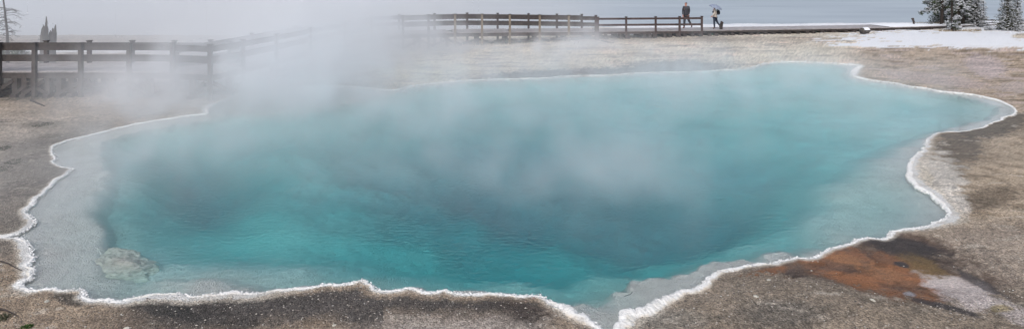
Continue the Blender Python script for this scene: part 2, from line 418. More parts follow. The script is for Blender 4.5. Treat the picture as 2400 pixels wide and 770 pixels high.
# ground material: mineral colour per point + gravel speckle
gm, nt, b = new_mat('mineral_ground')
va = N(nt, 'ShaderNodeVertexColor'); va.layer_name = 'albedo'
tc = N(nt, 'ShaderNodeTexCoord')
vo = N(nt, 'ShaderNodeTexVoronoi'); vo.inputs['Scale'].default_value = 42; L(nt, tc.outputs['Object'], vo.inputs['Vector'])
no = N(nt, 'ShaderNodeTexNoise'); no.inputs['Scale'].default_value = 30; no.inputs['Detail'].default_value = 5; no.inputs['Roughness'].default_value = .7
L(nt, tc.outputs['Object'], no.inputs['Vector'])
sep = N(nt, 'ShaderNodeSeparateColor'); L(nt, vo.outputs['Color'], sep.inputs[0])
mr = N(nt, 'ShaderNodeMapRange'); mr.inputs['From Min'].default_value = 0; mr.inputs['From Max'].default_value = 1
mr.inputs['To Min'].default_value = .60; mr.inputs['To Max'].default_value = 1.42
L(nt, sep.outputs[0], mr.inputs['Value'])
mr2 = N(nt, 'ShaderNodeMapRange'); mr2.inputs['From Min'].default_value = .25; mr2.inputs['From Max'].default_value = .75
mr2.inputs['To Min'].default_value = .7; mr2.inputs['To Max'].default_value = 1.3
L(nt, no.outputs['Fac'], mr2.inputs['Value'])
mu = N(nt, 'ShaderNodeMath', operation='MULTIPLY'); L(nt, mr.outputs[0], mu.inputs[0]); L(nt, mr2.outputs[0], mu.inputs[1])
mx = N(nt, 'ShaderNodeMix'); mx.data_type = 'FLOAT'; mx.inputs[2].default_value = 1.0
L(nt, va.outputs['Alpha'], mx.inputs[0]); L(nt, mu.outputs[0], mx.inputs[3])
vm = N(nt, 'ShaderNodeVectorMath', operation='SCALE'); L(nt, va.outputs['Color'], vm.inputs[0]); L(nt, mx.outputs[0], vm.inputs['Scale'])
L(nt, vm.outputs[0], b.inputs['Base Color'])
b.inputs['Roughness'].default_value = .85; b.inputs['Specular IOR Level'].default_value = .25
n3_ = N(nt, 'ShaderNodeTexNoise'); n3_.inputs['Scale'].default_value = 11; n3_.inputs['Detail'].default_value = 7; n3_.inputs['Roughness'].default_value = .7
L(nt, tc.outputs['Object'], n3_.inputs['Vector'])
ad = N(nt, 'ShaderNodeMath', operation='SUBTRACT'); L(nt, n3_.outputs['Fac'], ad.inputs[0])
ml = N(nt, 'ShaderNodeMath', operation='MULTIPLY'); L(nt, vo.outputs['Distance'], ml.inputs[0]); ml.inputs[1].default_value = .5
L(nt, ml.outputs[0], ad.inputs[1])
bp = N(nt, 'ShaderNodeBump'); bp.inputs['Strength'].default_value = 1.0; bp.inputs['Distance'].default_value = .06
L(nt, ad.outputs[0], bp.inputs['Height']); L(nt, bp.outputs[0], b.inputs['Normal'])
M['ground'] = gm
g = grid_mesh('ground', XX, DD, Z, gm, CC, GR)
tag(g, 'pale gravelly mineral shore and basin floor around the turquoise pool', 'ground', kind='structure')

# ---------------------------------------------------------------- crust rim
fine = resample(rimP, lambda D: max(.022, .0016*D))
fine = fine[(fine[:, 1] > 7.2)]
nf = len(fine)
e = np.roll(fine, -2, 0)-np.roll(fine, 2, 0); el = np.linalg.norm(e, axis=1)[:, None]+1e-9; e /= el
nn = np.stack([-e[:, 1], e[:, 0]], 1)
test = sdf(rimP, fine[:, 0]+nn[:, 0]*.03, fine[:, 1]+nn[:, 1]*.03)
if (test < 0).mean() > .5: nn = -nn
for _ in range(6): nn = (nn+np.roll(nn, 1, 0)+np.roll(nn, -1, 0))/3
nn /= np.linalg.norm(nn, axis=1)[:, None]+1e-9
fpx = fine[:, 0]/fine[:, 1]*F+1200; fpy = YH+F*CAMH/fine[:, 1]
wd = np.interp(fine[:, 1], [9, 14, 22, 34], [.36, .32, .20, .10])*np.clip(1+.95*fbm(fine[:, 0]*.9, fine[:, 1]*.9, 3, 101), .4, 2)+.75*np.clip(gsum(fpx, fpy, [(1520, 735, 100, 40, .8), (1350, 740, 60, 40, .6), (2170, 430, 60, 90, .35), (2010, 170, 20, 15, 1.6), (2350, 270, 60, 40, .55), (1660, 665, 60, 30, .35), (500, 690, 200, 20, .2), (2250, 218, 140, 25, .25), (490, 258, 30, 15, .6)]), 0, 2)
prof = [(-.050, -.16), (-.075, -.045), (-.075, .004), (-.055, .036), (-.02, .056), (.02, .064), (.065, .062), (.11, .050), (.16, .034), (.215, .012), (.27, -.03)]
sc1 = np.abs(fbm(fine[:, 0]*3.4, fine[:, 1]*3.4, 2, 111)); sc2 = np.abs(fbm(fine[:, 0]*9, fine[:, 1]*9, 2, 113))
RX = np.zeros((len(prof), nf)); RY = RX.copy(); RZ = RX.copy()
for k, (d_, z_) in enumerate(prof):
    inner = max(0., 1-(d_+.075)/.2)
    dd_ = d_*wd - inner*(.10*(.30-sc1)+.075*(.25-sc2))*np.clip(wd*1.8, .5, 1.3)
    X = fine[:, 0]+nn[:, 0]*dd_; Y = fine[:, 1]+nn[:, 1]*dd_
    lump = np.array([mnoise.cell_vector(Vector((0, 0, 0))).x*0]*1)
    bmp = np.abs(fbm(X*11, Y*11, 2, 121))*.045+np.abs(fbm(X*24+k*.4, Y*24, 2, 123))*.022
    top = 1.0 if 2 <= k <= 8 else .2
    RX[k] = X; RY[k] = Y; RZ[k] = z_*(.45+.6*wd) + (.026-bmp)*top*np.clip(.35+wd*.9, .5, 1.3)
SDR = sdf(rimP, RX, RY)
RPX = RX/RY*F+1200; RPY = YH+F*CAMH/RY
rc, rg, _, _ = ground_color(RPX, RPY, RX, RY, np.maximum(SDR, 0))
tt = np.array([p[0] for p in prof])[:, None]*np.ones((1, nf))
whit = sst(.13, .02, tt + .13*fbm(RX*7, RY*7, 4, 131) - .02*(wd[None, :]-1))*(1-.8*sst(.0, .4, fbm(RX*1.7, RY*1.7, 3, 135)))
whit = whit*(1-.75*sst(20, 24, RY)*sst(1000, 930, RPX))*(1-.6*sst(29, 32, RY)*sst(1980, 1930, RPX))
rc = rc*(1-whit[..., None])+np.array((.80, .79, .77))*whit[..., None]
rc = lerp(rc, (.66, .62, .53), sst(.1, .45, fbm(RX*2.2, RY*2.2, 3, 133))*.6*(tt > .03))
rim_m = noisy_mat('sinter_crust', (.8, .8, .8), (.9, .9, .9), 5, .9, bump=.9, bscale=28, dist=.025)
nt = rim_m.node_tree; va = N(nt, 'ShaderNodeVertexColor'); va.layer_name = 'albedo'
L(nt, va.outputs['Color'], nt.nodes['Principled BSDF'].inputs['Base Color'])
# close the loop
cl = lambda A: np.concatenate([A, A[:, :1]], 1)
ro = grid_mesh('mineral_rim', cl(RX), cl(RY), cl(RZ), rim_m, np.concatenate([rc, rc[:, :1]], 1), cl(rg))
tag(ro, 'knobbly white mineral crust edging the turquoise pool', 'mineral crust', kind='structure')
bm_ = bmesh.new(); bm_.from_mesh(ro.data); bmesh.ops.recalc_face_normals(bm_, faces=bm_.faces)
for f_ in bm_.faces: f_.smooth = True
bm_.to_mesh(ro.data); bm_.free()
bm_ = bmesh.new(); bmesh.ops.create_icosphere(bm_, subdivisions=1, radius=1); ico = np.array([v.co[:] for v in bm_.verts]); icf = np.array([[v.index for v in f.verts] for f in bm_.faces]); bm_.free()
LV = []; LF = []; LC = []
for i in range(nf):
    D_ = fine[i, 1]
    if D_ > 19: continue
    for _ in range(2 if D_ < 13 else 1):
        o_ = random.uniform(-.06, .03+.05*wd[i]); rr_ = random.uniform(.007, .020)*(1+.5*wd[i])
        c_ = np.array((fine[i, 0]+nn[i, 0]*o_, fine[i, 1]+nn[i, 1]*o_, .030*(.45+.6*wd[i])+random.uniform(-.005, .022)))
        LF.append(icf+len(LV)*12); LV.append(c_+ico*rr_*np.array((1.1, 1, .75))+rng.normal(0, .1*rr_, ico.shape)); sh_ = random.uniform(.60, .86); LC.append(np.tile((sh_, sh_, sh_*.985, 1.), (12, 1)))
old = ro.data; no_ = len(old.vertices); co_o = np.empty(no_*3, np.float32); old.vertices.foreach_get('co', co_o); ca_o = np.empty(no_*4, np.float32); old.color_attributes['albedo'].data.foreach_get('color', ca_o)
fo = np.empty(len(old.loops), np.int32); old.loops.foreach_get('vertex_index', fo)
tri = np.concatenate(LF)+no_; me = bpy.data.meshes.new('mineral_rim')
me.vertices.add(no_+len(LV)*12); me.vertices.foreach_set('co', np.concatenate([co_o, np.concatenate(LV).astype(np.float32).ravel()]))
me.loops.add(len(fo)+tri.size); me.loops.foreach_set('vertex_index', np.concatenate([fo, tri.ravel().astype(np.int32)]))
me.polygons.add(len(fo)//4+len(tri)); me.polygons.foreach_set('loop_start', np.concatenate([np.arange(0, len(fo), 4), len(fo)+np.arange(0, tri.size, 3)]).astype(np.int32)); me.update(calc_edges=True)
me.polygons.foreach_set('use_smooth', np.ones(len(me.polygons), bool))
at = me.color_attributes.new('albedo', 'FLOAT_COLOR', 'POINT'); at.data.foreach_set('color', np.concatenate([ca_o, np.concatenate(LC).astype(np.float32).ravel()]))
me.materials.append(rim_m); me.validate(); ro.data = me

# ---------------------------------------------------------------- water of the pool
wm = bpy.data.materials.new('hot_spring_water'); wm.use_nodes = True; nt = wm.node_tree; nt.nodes.clear()
out = N(nt, 'ShaderNodeOutputMaterial')
tc = N(nt, 'ShaderNodeTexCoord'); mp = N(nt, 'ShaderNodeMapping'); mp.inputs['Scale'].default_value = (.7, 1.1, 1)
mp.inputs['Rotation'].default_value = (0, 0, math.radians(8))
L(nt, tc.outputs['Object'], mp.inputs['Vector'])
w1 = N(nt, 'ShaderNodeTexNoise'); w1.inputs['Scale'].default_value = 9.5; w1.inputs['Detail'].default_value = 2.5; w1.inputs['Roughness'].default_value = .5; w1.inputs['Distortion'].default_value = .5
w2 = N(nt, 'ShaderNodeTexNoise'); w2.inputs['Scale'].default_value = .32; w2.inputs['Detail'].default_value = 2
L(nt, mp.outputs[0], w1.inputs['Vector']); L(nt, tc.outputs['Object'], w2.inputs['Vector'])
cm = N(nt, 'ShaderNodeMapRange'); cm.inputs['From Min'].default_value = .36; cm.inputs['From Max'].default_value = .62; cm.inputs['To Min'].default_value = .10; cm.inputs['To Max'].default_value = 1.0
L(nt, w2.outputs['Fac'], cm.inputs['Value'])
hm = N(nt, 'ShaderNodeMath', operation='MULTIPLY'); L(nt, w1.outputs['Fac'], hm.inputs[0]); L(nt, cm.outputs[0], hm.inputs[1])
bp = N(nt, 'ShaderNodeBump'); bp.inputs['Strength'].default_value = 1.0; bp.inputs['Distance'].default_value = .021
L(nt, hm.outputs[0], bp.inputs['Height'])
gl = N(nt, 'ShaderNodeBsdfGlass'); gl.inputs['IOR'].default_value = 1.33; gl.inputs['Roughness'].default_value = .0
L(nt, bp.outputs[0], gl.inputs['Normal']); L(nt, gl.outputs[0], out.inputs['Surface'])
ab = N(nt, 'ShaderNodeVolumeAbsorption'); ab.inputs['Color'].default_value = (0.0, .882, .889, 1); ab.inputs['Density'].default_value = .55
L(nt, ab.outputs[0], out.inputs['Volume'])
# a closed body of water: surface just outside the shoreline under the crust, bottom far below the basin floor
idx = np.arange(PX.size).reshape(PX.shape)
cell = np.minimum.reduce([SD[:-1, :-1], SD[:-1, 1:], SD[1:, 1:], SD[1:, :-1]]) < .03
q = np.stack([idx[:-1, :-1], idx[:-1, 1:], idx[1:, 1:], idx[1:, :-1]], -1)[cell]
used = np.unique(q); remap = np.full(PX.size, -1); remap[used] = np.arange(len(used)); q = remap[q]; nu = len(used)
ed = np.concatenate([q[:, [0, 1]], q[:, [1, 2]], q[:, [2, 3]], q[:, [3, 0]]])
key = set(map(tuple, ed.tolist())); bnd = np.array([e_ for e_ in key if (e_[1], e_[0]) not in key])
tv = np.stack([XX.ravel()[used], DD.ravel()[used], np.zeros(nu)], -1); bv = tv.copy(); bv[:, 2] = -12.5
allq = np.concatenate([q, q[:, ::-1]+nu, np.stack([bnd[:, 1], bnd[:, 0], bnd[:, 0]+nu, bnd[:, 1]+nu], -1)])
me = bpy.data.meshes.new('pool_water'); me.vertices.add(nu*2); me.vertices.foreach_set('co', np.concatenate([tv, bv]).astype(np.float32).ravel())
me.loops.add(allq.size); me.loops.foreach_set('vertex_index', allq.ravel().astype(np.int32))
me.polygons.add(len(allq)); me.polygons.foreach_set('loop_start', np.arange(0, allq.size, 4, dtype=np.int32)); me.update(calc_edges=True); me.materials.append(wm); me.validate()
po = bpy.data.objects.new('pool_water', me); COL.objects.link(po)
tag(po, 'clear turquoise hot spring water, darker over the deep vents', 'water', kind='structure')

# ---------------------------------------------------------------- lake
lm, nt, b = new_mat('lake_water')
b.inputs['Base Color'].default_value = (.30, .34, .385, 1); b.inputs['Roughness'].default_value = .4; b.inputs['IOR'].default_value = 1.33
tc = N(nt, 'ShaderNodeTexCoord'); mp = N(nt, 'ShaderNodeMapping'); mp.inputs['Scale'].default_value = (.25, 1, 1)
L(nt, tc.outputs['Object'], mp.inputs['Vector'])
w1 = N(nt, 'ShaderNodeTexNoise'); w1.inputs['Scale'].default_value = .12; w1.inputs['Detail'].default_value = 4
w3 = N(nt, 'ShaderNodeTexNoise'); w3.inputs['Scale'].default_value = 1.5; w3.inputs['Detail'].default_value = 4
L(nt, mp.outputs[0], w1.inputs['Vector']); L(nt, mp.outputs[0], w3.inputs['Vector'])
rr = N(nt, 'ShaderNodeMapRange'); rr.inputs['To Min'].default_value = .30; rr.inputs['To Max'].default_value = .42; rr.inputs['From Min'].default_value = .35; rr.inputs['From Max'].default_value = .65
L(nt, w1.outputs['Fac'], rr.inputs['Value']); L(nt, rr.outputs[0], b.inputs['Roughness'])
bp = N(nt, 'ShaderNodeBump'); bp.inputs['Strength'].default_value = .25; bp.inputs['Distance'].default_value = .04
L(nt, w3.outputs['Fac'], bp.inputs['Height']); L(nt, bp.outputs[0], b.inputs['Normal'])
me = bpy.data.meshes.new('lake'); me.from_pydata([(-3000, 40, -3), (3000, 40, -3), (3000, 5000, -3), (-3000, 5000, -3)], [], [(0, 1, 2, 3)]); me.materials.append(lm)
lo = bpy.data.objects.new('lake', me); COL.objects.link(lo); tag(lo, 'calm blue grey lake behind the boardwalk', 'lake', kind='structure')

# height lookup for placing things
def gz(x, y):
    px = x/y*F+1200; py = YH+F*CAMH/y
    i = int(np.argmin(np.abs(rows-py))); j = int(np.argmin(np.abs(cols-px)))
    return float(Z[i, j])
def onground(px, D, dz=0):
    v = W(px, D); v.z = gz(v.x, v.y)+dz; return v
def ong_py(px, py):
    D = F*CAMH/(py-YH)
    for _ in range(6):
        z = gz((px-1200)/F*D, D); D = F*(CAMH-z)/(py-YH)
    return onground(px, D)

# ---------------------------------------------------------------- gravel and loose stones
def stones(n, xr, yr, smin, smax, name, label, cols_, cond=None):
    V = []; Fc = []; Cc = []
    oct_ = np.array([(1, 0, 0), (0, 1, 0), (-1, 0, 0), (0, -1, 0), (0, 0, 1), (0, 0, -1)], float)
    fcs = [(0, 1, 4), (1, 2, 4), (2, 3, 4), (3, 0, 4), (1, 0, 5), (2, 1, 5), (3, 2, 5), (0, 3, 5)]
    k = 0; tries = 0
    while k < n and tries < n*6:
        tries += 1
        px = random.uniform(*xr); py = random.uniform(*yr)
        i = int(np.argmin(np.abs(rows-py))); j = int(np.argmin(np.abs(cols-px)))
        if SD[i, j] < .09 or MATM[i, j] > .4 and random.random() < .93: continue
        if random.random() > .35+.9*GR[i, j]: continue
        s = smin*(smax/smin)**(random.random()**2.2)
        o = oct_*np.array([s*random.uniform(.7, 1.3), s*random.uniform(.7, 1.3), s*random.uniform(.4, .8)])*.5
        o = o + np.array([[random.uniform(-.12, .12)*s for _ in range(3)] for _ in range(6)])
        a = random.uniform(0, 6.28); ca, sa = math.cos(a), math.sin(a)
        R = np.array([[ca, -sa, 0], [sa, ca, 0], [0, 0, 1]])
        o = o @ R.T
        o += np.array([XX[i, j]+random.uniform(-.03, .03), DD[i, j]+random.uniform(-.03, .03), Z[i, j]+.12*s])
        V.append(o); Fc += [tuple(6*k+q for q in f) for f in fcs]
        c = CC[i, j]*random.uniform(.75, 1.2) if random.random() < .65 else np.array(random.choice(cols_))*random.uniform(.75, 1.15)
        Cc += [np.append(np.clip(c, 0, .85), 1)]*6
        k += 1
    me = bpy.data.meshes.new(name); me.from_pydata(np.concatenate(V).tolist(), [], Fc)
    at = me.color_attributes.new('albedo', 'FLOAT_COLOR', 'POINT'); at.data.foreach_set('color', np.array(Cc, np.float32).ravel())
    m, nt, b = new_mat(name); va = N(nt, 'ShaderNodeVertexColor'); va.layer_name = 'albedo'; L(nt, va.outputs[0], b.inputs['Base Color']); b.inputs['Roughness'].default_value = .9
    me.materials.append(m)
    o = bpy.data.objects.new(name, me); COL.objects.link(o); return tag(o, label, 'gravel', kind='stuff')
stones(24000, (-60, 2460), (560, 830), .008, .036, 'gravel', 'loose pale and dark gravel covering the near shore', [(.40, .35, .30), (.46, .42, .37), (.30, .25, .21), (.50, .47, .43), (.16, .14, .12), (.1, .09, .085)])

def stone(px, py, size, mat, label, group=None, flat=.6, name='stone', cat='stone', z=None, seed=1):
    p = ong_py(px, py) if z is None else G(px, py, z)
    bm = bmesh.new(); bmesh.ops.create_icosphere(bm, subdivisions=6 if size[0] > .5 else 3, radius=1)
    for v in bm.verts:
        n = mnoise.fractal(v.co*1.3+Vector((seed*7.1, 0, 0)), 1.0, 2.0, 5)
        q = v.co*(1+.28*n+(.10*abs(mnoise.fractal(v.co*4.0, 1.0, 2.0, 4)) if size[0] > .5 else 0))
        v.co = Vector((q.x*size[0], q.y*size[1], q.z*size[2]))
    for f in bm.faces: f.smooth = size[0] > .5
    me = bpy.data.meshes.new(name); bm.to_mesh(me); bm.free(); me.materials.append(mat)
    o = bpy.data.objects.new(name, me); COL.objects.link(o); o.location = p+Vector((0, 0, size[2]*.35))
    o.rotation_euler = (0, 0, seed*.7)
    return tag(o, label, cat, group)
big = stone(283, 672, (.84, .44, .30), M['rock'], 'large rounded pale boulder lying under shallow water near the left shore', name='boulder', cat='boulder', z=-.50, seed=1)
big.rotation_euler = (0, .05, -.55)
sm = stone(143, 668, (.30, .30, .14), noisy_mat('grey_rock', (.26, .26, .25), (.42, .41, .40), 4, .95, bump=.8, bscale=8, dist=.06), 'low dark grey boulder sunk in the shallows left of the big boulder', name='boulder', cat='boulder', z=-.26, seed=2)
stone(1251, 699, (0.026, 0.022, 0.019), M['brownrock'], 'small brown stone perched on the white crust of the near shore', seed=3)
stone(1232, 706, (0.015, 0.015, 0.011), M['brownrock'], 'tiny brown stone left of the perched brown stone', seed=4)
stone(783, 762, (0.031, 0.022, 0.012), M['rock'], 'flat whitish stone on the dark grey shore at the bottom edge', seed=5)
stone(327, 708, (0.031, 0.025, 0.015), M['rock'], 'pale stone on the shingle below the big underwater boulder', seed=6)
stone(110, 706, (0.037, 0.028, 0.019), M['rock'], 'pale stone among shingle just below the bottom left crust', seed=7)
stone(1772, 694, (0.037, 0.028, 0.015), M['rock'], 'flat light stone on the right shingle mound', seed=8)
stone(1803, 656, (0.037, 0.025, 0.012), M['rock'], 'flat pale green stone at the edge of the orange mat', seed=9)
stone(1902, 634, (0.019, 0.015, 0.009), M['rock'], 'small white stone lying on the dark wet mat', seed=10)
stone(2045, 703, (0.043, 0.022, 0.015), M['rock'], 'long pale stone below a dark crack on the shingle mound', seed=12)
stone(296, 770, (0.043, 0.031, 0.019), M['rock'], 'pale flat stone at the bottom edge left of centre', seed=13)

# grass tufts
def tuft(px, py, r, h, n, mat, label, group=None, name='grass_tuft', cat='grass tuft'):
    p = ong_py(px, py); m = MB()
    for _ in range(n):
        a = random.uniform(0, 6.28); q = p+Vector((math.cos(a), math.sin(a), 0))*r*math.sqrt(random.random())
        q.z = gz(q.x, q.y)-.01
        t = q+Vector((random.uniform(-.6, .6)*h, random.uniform(-.6, .6)*h, h*random.uniform(.5, 1.1)))
        s = Vector((random.uniform(-1, 1), random.uniform(-1, 1), 0)).normalized()*.006
        mid = (q+t)/2+Vector((0, 0, h*.15))
        m.add([q-s, q+s, mid+s*.8, mid-s*.8, t], [(0, 1, 2, 3), (3, 2, 4)])
    o = m.build(name, mat); return tag(o, label, cat, group)
tuft(62, 766, .08, .035, 240, M['green'], 'bright green tuft at the bottom left corner')
tuft(6, 745, .10, .05, 160, M['darktuft'], 'dull green tuft above the bright green one at the left edge')
tuft(3, 348, .22, .06, 160, M['darktuft'], 'dark tuft at the left edge, uppermost of the tufts on the bank')
tuft(35, 380, .22, .05, 140, M['darktuft'], 'flat dark tuft on the left bank right of the edge tufts')
tuft(2, 398, .25, .05, 140, M['darktuft'], 'olive tuft at the left edge, lowest of the tufts on the bank')
tuft(100, 293, .3, .045, 260, M['darktuft'], 'wide low patch of dark tuft on the steamy left bank')

def twig(pts, r, label, mat='darkwood', name='twig'):
    m = MB(); P = [ong_py(x, y)+Vector((0, 0, dz)) for x, y, dz in pts]
    m.tube(P, [r*(1-.6*i/(len(P)-1)) for i in range(len(P))], 6, rough=.2)
    tag(m.build(name, M[mat]), label, 'twig')
twig([(0, 614, .02), (18, 620, .03), (38, 630, .02), (52, 636, .02)], .012, 'thin dark twig on the left shingle beside the crust')
twig([(0, 726, .02), (18, 732, .03), (40, 742, .02)], .014, 'thin twig in the bottom left shingle')
twig([(72, 236, .03), (86, 244, .05), (104, 250, .03)], .04, 'dark stick on the ground in front of the left boardwalk')
twig([(1410, 97, .03), (1426, 101, .05), (1438, 103, .03)], .05, 'dark stick lying on the bank below the railed boardwalk')
twig([(1463, 703, -.0), (1477, 697, -.0), (1483, 690, .0)], .01, 'small twig in the shallow channel at the bottom')

exec_parts = True
# ---------------------------------------------------------------- boardwalks
DECK = 1.05
def interp_nodes(nodes, px):
    xs = [n[0] for n in nodes]; ds = [n[1] for n in nodes]
    return float(np.interp(px, xs, ds))
NODES = [(-400, 25.0), (306, 25.0), (407, 24.9), (495, 24.4), (572, 26.2), (650, 28.5), (740, 32.0), (830, 36.0), (900, 38.6), (960, 39.6), (1060, 40.5), (1195, 41.0), (1330, 41.2), (1400, 41.4), (1640, 42.0), (1850, 42.9), (2020, 43.8), (2150, 44.8), (2300, 46.5), (2600, 50)]
def near_pt(px, z=0.): return W(px, interp_nodes(NODES, px), z)
def far_pt(px, width=2.3, z=0.):
    a = near_pt(px-6); b_ = near_pt(px+6); d = (b_-a).normalized(); n = Vector((-d.y, d.x, 0))
    p = near_pt(px)+n*width; p.z = z; return p
def walk(name, label, cat, px0, px1, nposts, fposts, zt=2.1, zf=1.95, railh=.23, rail2=(1.70, 1.44), mats=None, width=2.3, bridge=False, supports=None, deck_steps=40, postw=.14, pale=None, strh=.22, frl=.12):
    mats = mats or {}
    base = near_pt((px0+px1)/2, 0)
    t = empty(name, (base.x, base.y, 0), label, cat)
    # deck boards, laid crosswise
    m = MB()
    path = [near_pt(px0+(px1-px0)*i/600) for i in range(601)]
    acc = 0; last = path[0]; pw = .145
    for i in range(1, 601):
        a, b_ = path[i-1], path[i]; seg = (b_-a).length; d = (b_-a).normalized(); n = Vector((-d.y, d.x, 0))
        s = 0
        while acc+(seg-s) >= pw:
            s += pw-acc; acc = 0
            q = a+d*s; q.z = DECK-.025+random.uniform(-.004, .004)
            m.beam(q-n*.04, q+n*(width+.04), pw*.93, .05)
        acc += seg-s
    m.build('deck', mats.get('deck', M['deckwood']), t)
    # stringers
    xs = [px0+(px1-px0)*i/deck_steps for i in range(deck_steps+1)]
    for fn, nm in ((lambda x, z: near_pt(x, z), 'n'), (lambda x, z: far_pt(x, width, z), 'f')):
        m = MB()
        for i in range(deck_steps):
            m.beam(fn(xs[i], DECK-.055-strh/2), fn(xs[i+1], DECK-.055-strh/2), .07, strh)
        m.build('stringer', mats.get('stringer', M['wood']), t)
    dzt = lambda x: float(np.interp(x, [1100, 1400], [.03, -.12])) if bridge else 0.0
    def rails(posts, fn, ztop, side):
        for k, x in enumerate(posts):
            m = MB(); p = fn(x, 0); zb = gz(p.x, p.y)-.15
            pm = M['redwood'] if (side == 'n' and pale is None) else (M['palewood'] if side == 'n' and pale and x in pale else M['wood'])
            if not bridge and side == 'n' and 'post' in mats: pm = mats['post']
            q = p+Vector((0, -.09 if side == 'n' else .09, 0))
            dz = dzt(x); m.beam((q.x, q.y, zb), (q.x, q.y, ztop+.045+dz), postw, postw)
            po_ = m.build('post', pm, t)
            m = MB(); m.beam((q.x, q.y, ztop+.047+dz), (q.x, q.y, ztop+.085+dz), postw+.05, postw+.05)
            m.build('cap', M['darkwood'], po_)
        for k in range(len(posts)-1):
            a, c = posts[k], posts[k+1]
            nseg = 3 if abs(c-a) > 60 else 2
            for (zu, zl) in ((ztop, ztop-railh), rail2 if side == 'n' else (rail2[0]-frl, rail2[1]-frl+.03)):
                m = MB()
                for i in range(nseg):
                    u, v = a+(c-a)*i/nseg, a+(c-a)*(i+1)/nseg
                    m.beam(fn(u, (zu+zl)/2+dzt(u)), fn(v, (zu+zl)/2+dzt(v)), .05, zu-zl)
                m.build('rail', mats.get('rail', M['wood']), t)
    if nposts: rails(nposts, lambda x, z: near_pt(x, z), zt, 'n')
    if fposts: rails(fposts, lambda x, z: far_pt(x, width-.08, z), zf, 'f')
    # trestles / sleepers under the deck
    for x in supports or []:
        a = near_pt(x); c = far_pt(x, width)
        n = (c-a).normalized(); d = Vector((n.y, -n.x, 0))
        if bridge:
            m = MB()
            p1 = a+n*.25; p2 = a+n*(width-.25)
            for p in (p1, p2):
                z0 = gz(p.x, p.y)-.1
                m.beam((p.x, p.y, z0), (p.x, p.y, DECK-.27), .17, .17)
            m.beam(a+n*.1+Vector((0, 0, DECK-.37)), c-n*.1+Vector((0, 0, DECK-.37)), .14, .2)
            tr = m.build('trestle', M['wood'], t)
            m = MB(); z0 = gz(p1.x, p1.y)
            m.beam(Vector((p1.x, p1.y, DECK-.45))-d*.05, Vector((p1.x, p1.y, z0+.1))+d*.95, .06, .14)
            m.build('brace', M['wood'], tr)
            m = MB(); m.beam(Vector((p1.x, p1.y, DECK-.45))+d*.05, Vector((p1.x, p1.y, z0+.1))-d*.95, .06, .14)
            m.build('brace', M['wood'], tr)
        else:
            m = MB()
            for s in (.05, width-.25):
                q = a+n*s; z0 = gz(q.x, q.y)-.1
                m.beam((q.x, q.y, z0), (q.x, q.y, DECK-.20), .20, .20)
            q0 = a-n*.15; q1 = c+n*.1
            z0 = gz(a.x, a.y)
            m.beam((q0.x, q0.y, z0+.06), (q1.x, q1.y, z0+.06), .24, .14)
            m.build('support', mats.get('support', M['darkwood']), t)
            if nposts and zf < 1.95:
                m = MB(); q1 = a+d*random.choice((-1, 1))*random.uniform(.6, 1.0)
                m.beam(a+Vector((0, -.05, z0+.15-a.z)), q1+Vector((0, -.05, DECK-.35)), .07, .13); m.build('brace', M['darkwood'], t)
                m = MB(); m.beam(a-d*.5+Vector((0, .5, z0+random.uniform(.25, .5))), a+d*.6+Vector((0, .5, z0+random.uniform(.25, .5))), .1, .14); m.build('crossbeam', M['darkwood'], t)
    return t
left_posts = [-330, -215, -105, 2, 85, 193, 306, 407, 495, 572, 650, 730, 810, 872]
walk('wooden_boardwalk', 'dark railed wooden boardwalk half lost in steam left of the pool', 'boardwalk', -400, 880, left_posts,
     [-250, -120, 8, 118, 228, 328, 442, 522, 600, 690, 780, 860], zt=2.10, zf=1.92, frl=.33, supports=[-150, -100, -52, -14, 36, 58, 112, 139, 168, 262, 350, 450, 540, 640, 740], mats={'post': M['darkwood'], 'rail': M['darkwood'], 'stringer': M['darkwood'], 'support': M['darkwood']}, deck_steps=30)
walk('wooden_footbridge', 'arched looking railed wooden footbridge on braced trestles behind the pool', 'footbridge', 880, 1400, [945, 1005, 1067, 1130, 1195, 1265, 1333, 1396],
     [884, 960, 1035, 1100, 1175, 1245, 1315, 1380], zt=2.12, zf=2.03, railh=.25, rail2=(1.72, 1.47), bridge=True, supports=[915, 985, 1050, 1120, 1188, 1255, 1325, 1385], pale=[1067, 1130, 1195, 1265, 1333], width=2.2, deck_steps=16, mats={'rail': M['darkwood']})
walk('wooden_boardwalk', 'boardwalk section with a thin two board railing where the man walks', 'boardwalk', 1400, 1650, [1401, 1467, 1536, 1592, 1644], None, zt=1.90, railh=.13, rail2=(1.50, 1.37),
     supports=[1420, 1455, 1472, 1510, 1522, 1534, 1558, 1570, 1588, 1604, 1622, 1640], deck_steps=8, width=2.0, postw=.12, strh=.15, mats={'rail': M['redwood']})
walk('wooden_boardwalk', 'low plank boardwalk without railing running right towards the trees', 'boardwalk', 1650, 2420, None, None, supports=[1662, 1678, 1700, 1716, 1736, 1760, 1775, 1793, 1812, 1833, 1848, 1868, 1890, 1905, 1925, 1950, 1980, 2000, 2030, 2060, 2090, 2120, 2150, 2180, 2230, 2290, 2340],
     deck_steps=24, width=2.0, strh=.11, mats={'stringer': M['darkwood']})

m = MB()
for i in range(40):
    x0 = 2085+i*8.5; x1 = x0+8.5
    a, b_ = near_pt(x0, DECK+.03), near_pt(x1, DECK+.03); c, d = far_pt(x1, 2.0, DECK+.035), far_pt(x0, 2.0, DECK+.035)
    dn = Vector((0, 0, -.035)); m.add([a+dn, b_+dn, a, b_, c, d], [(0, 1, 3, 2), (2, 3, 4, 5)])
low = [o for o in COL.objects if o.get('label', '').startswith('low plank boardwalk')][0]
m.build('snow_cover', M['snow'], low)
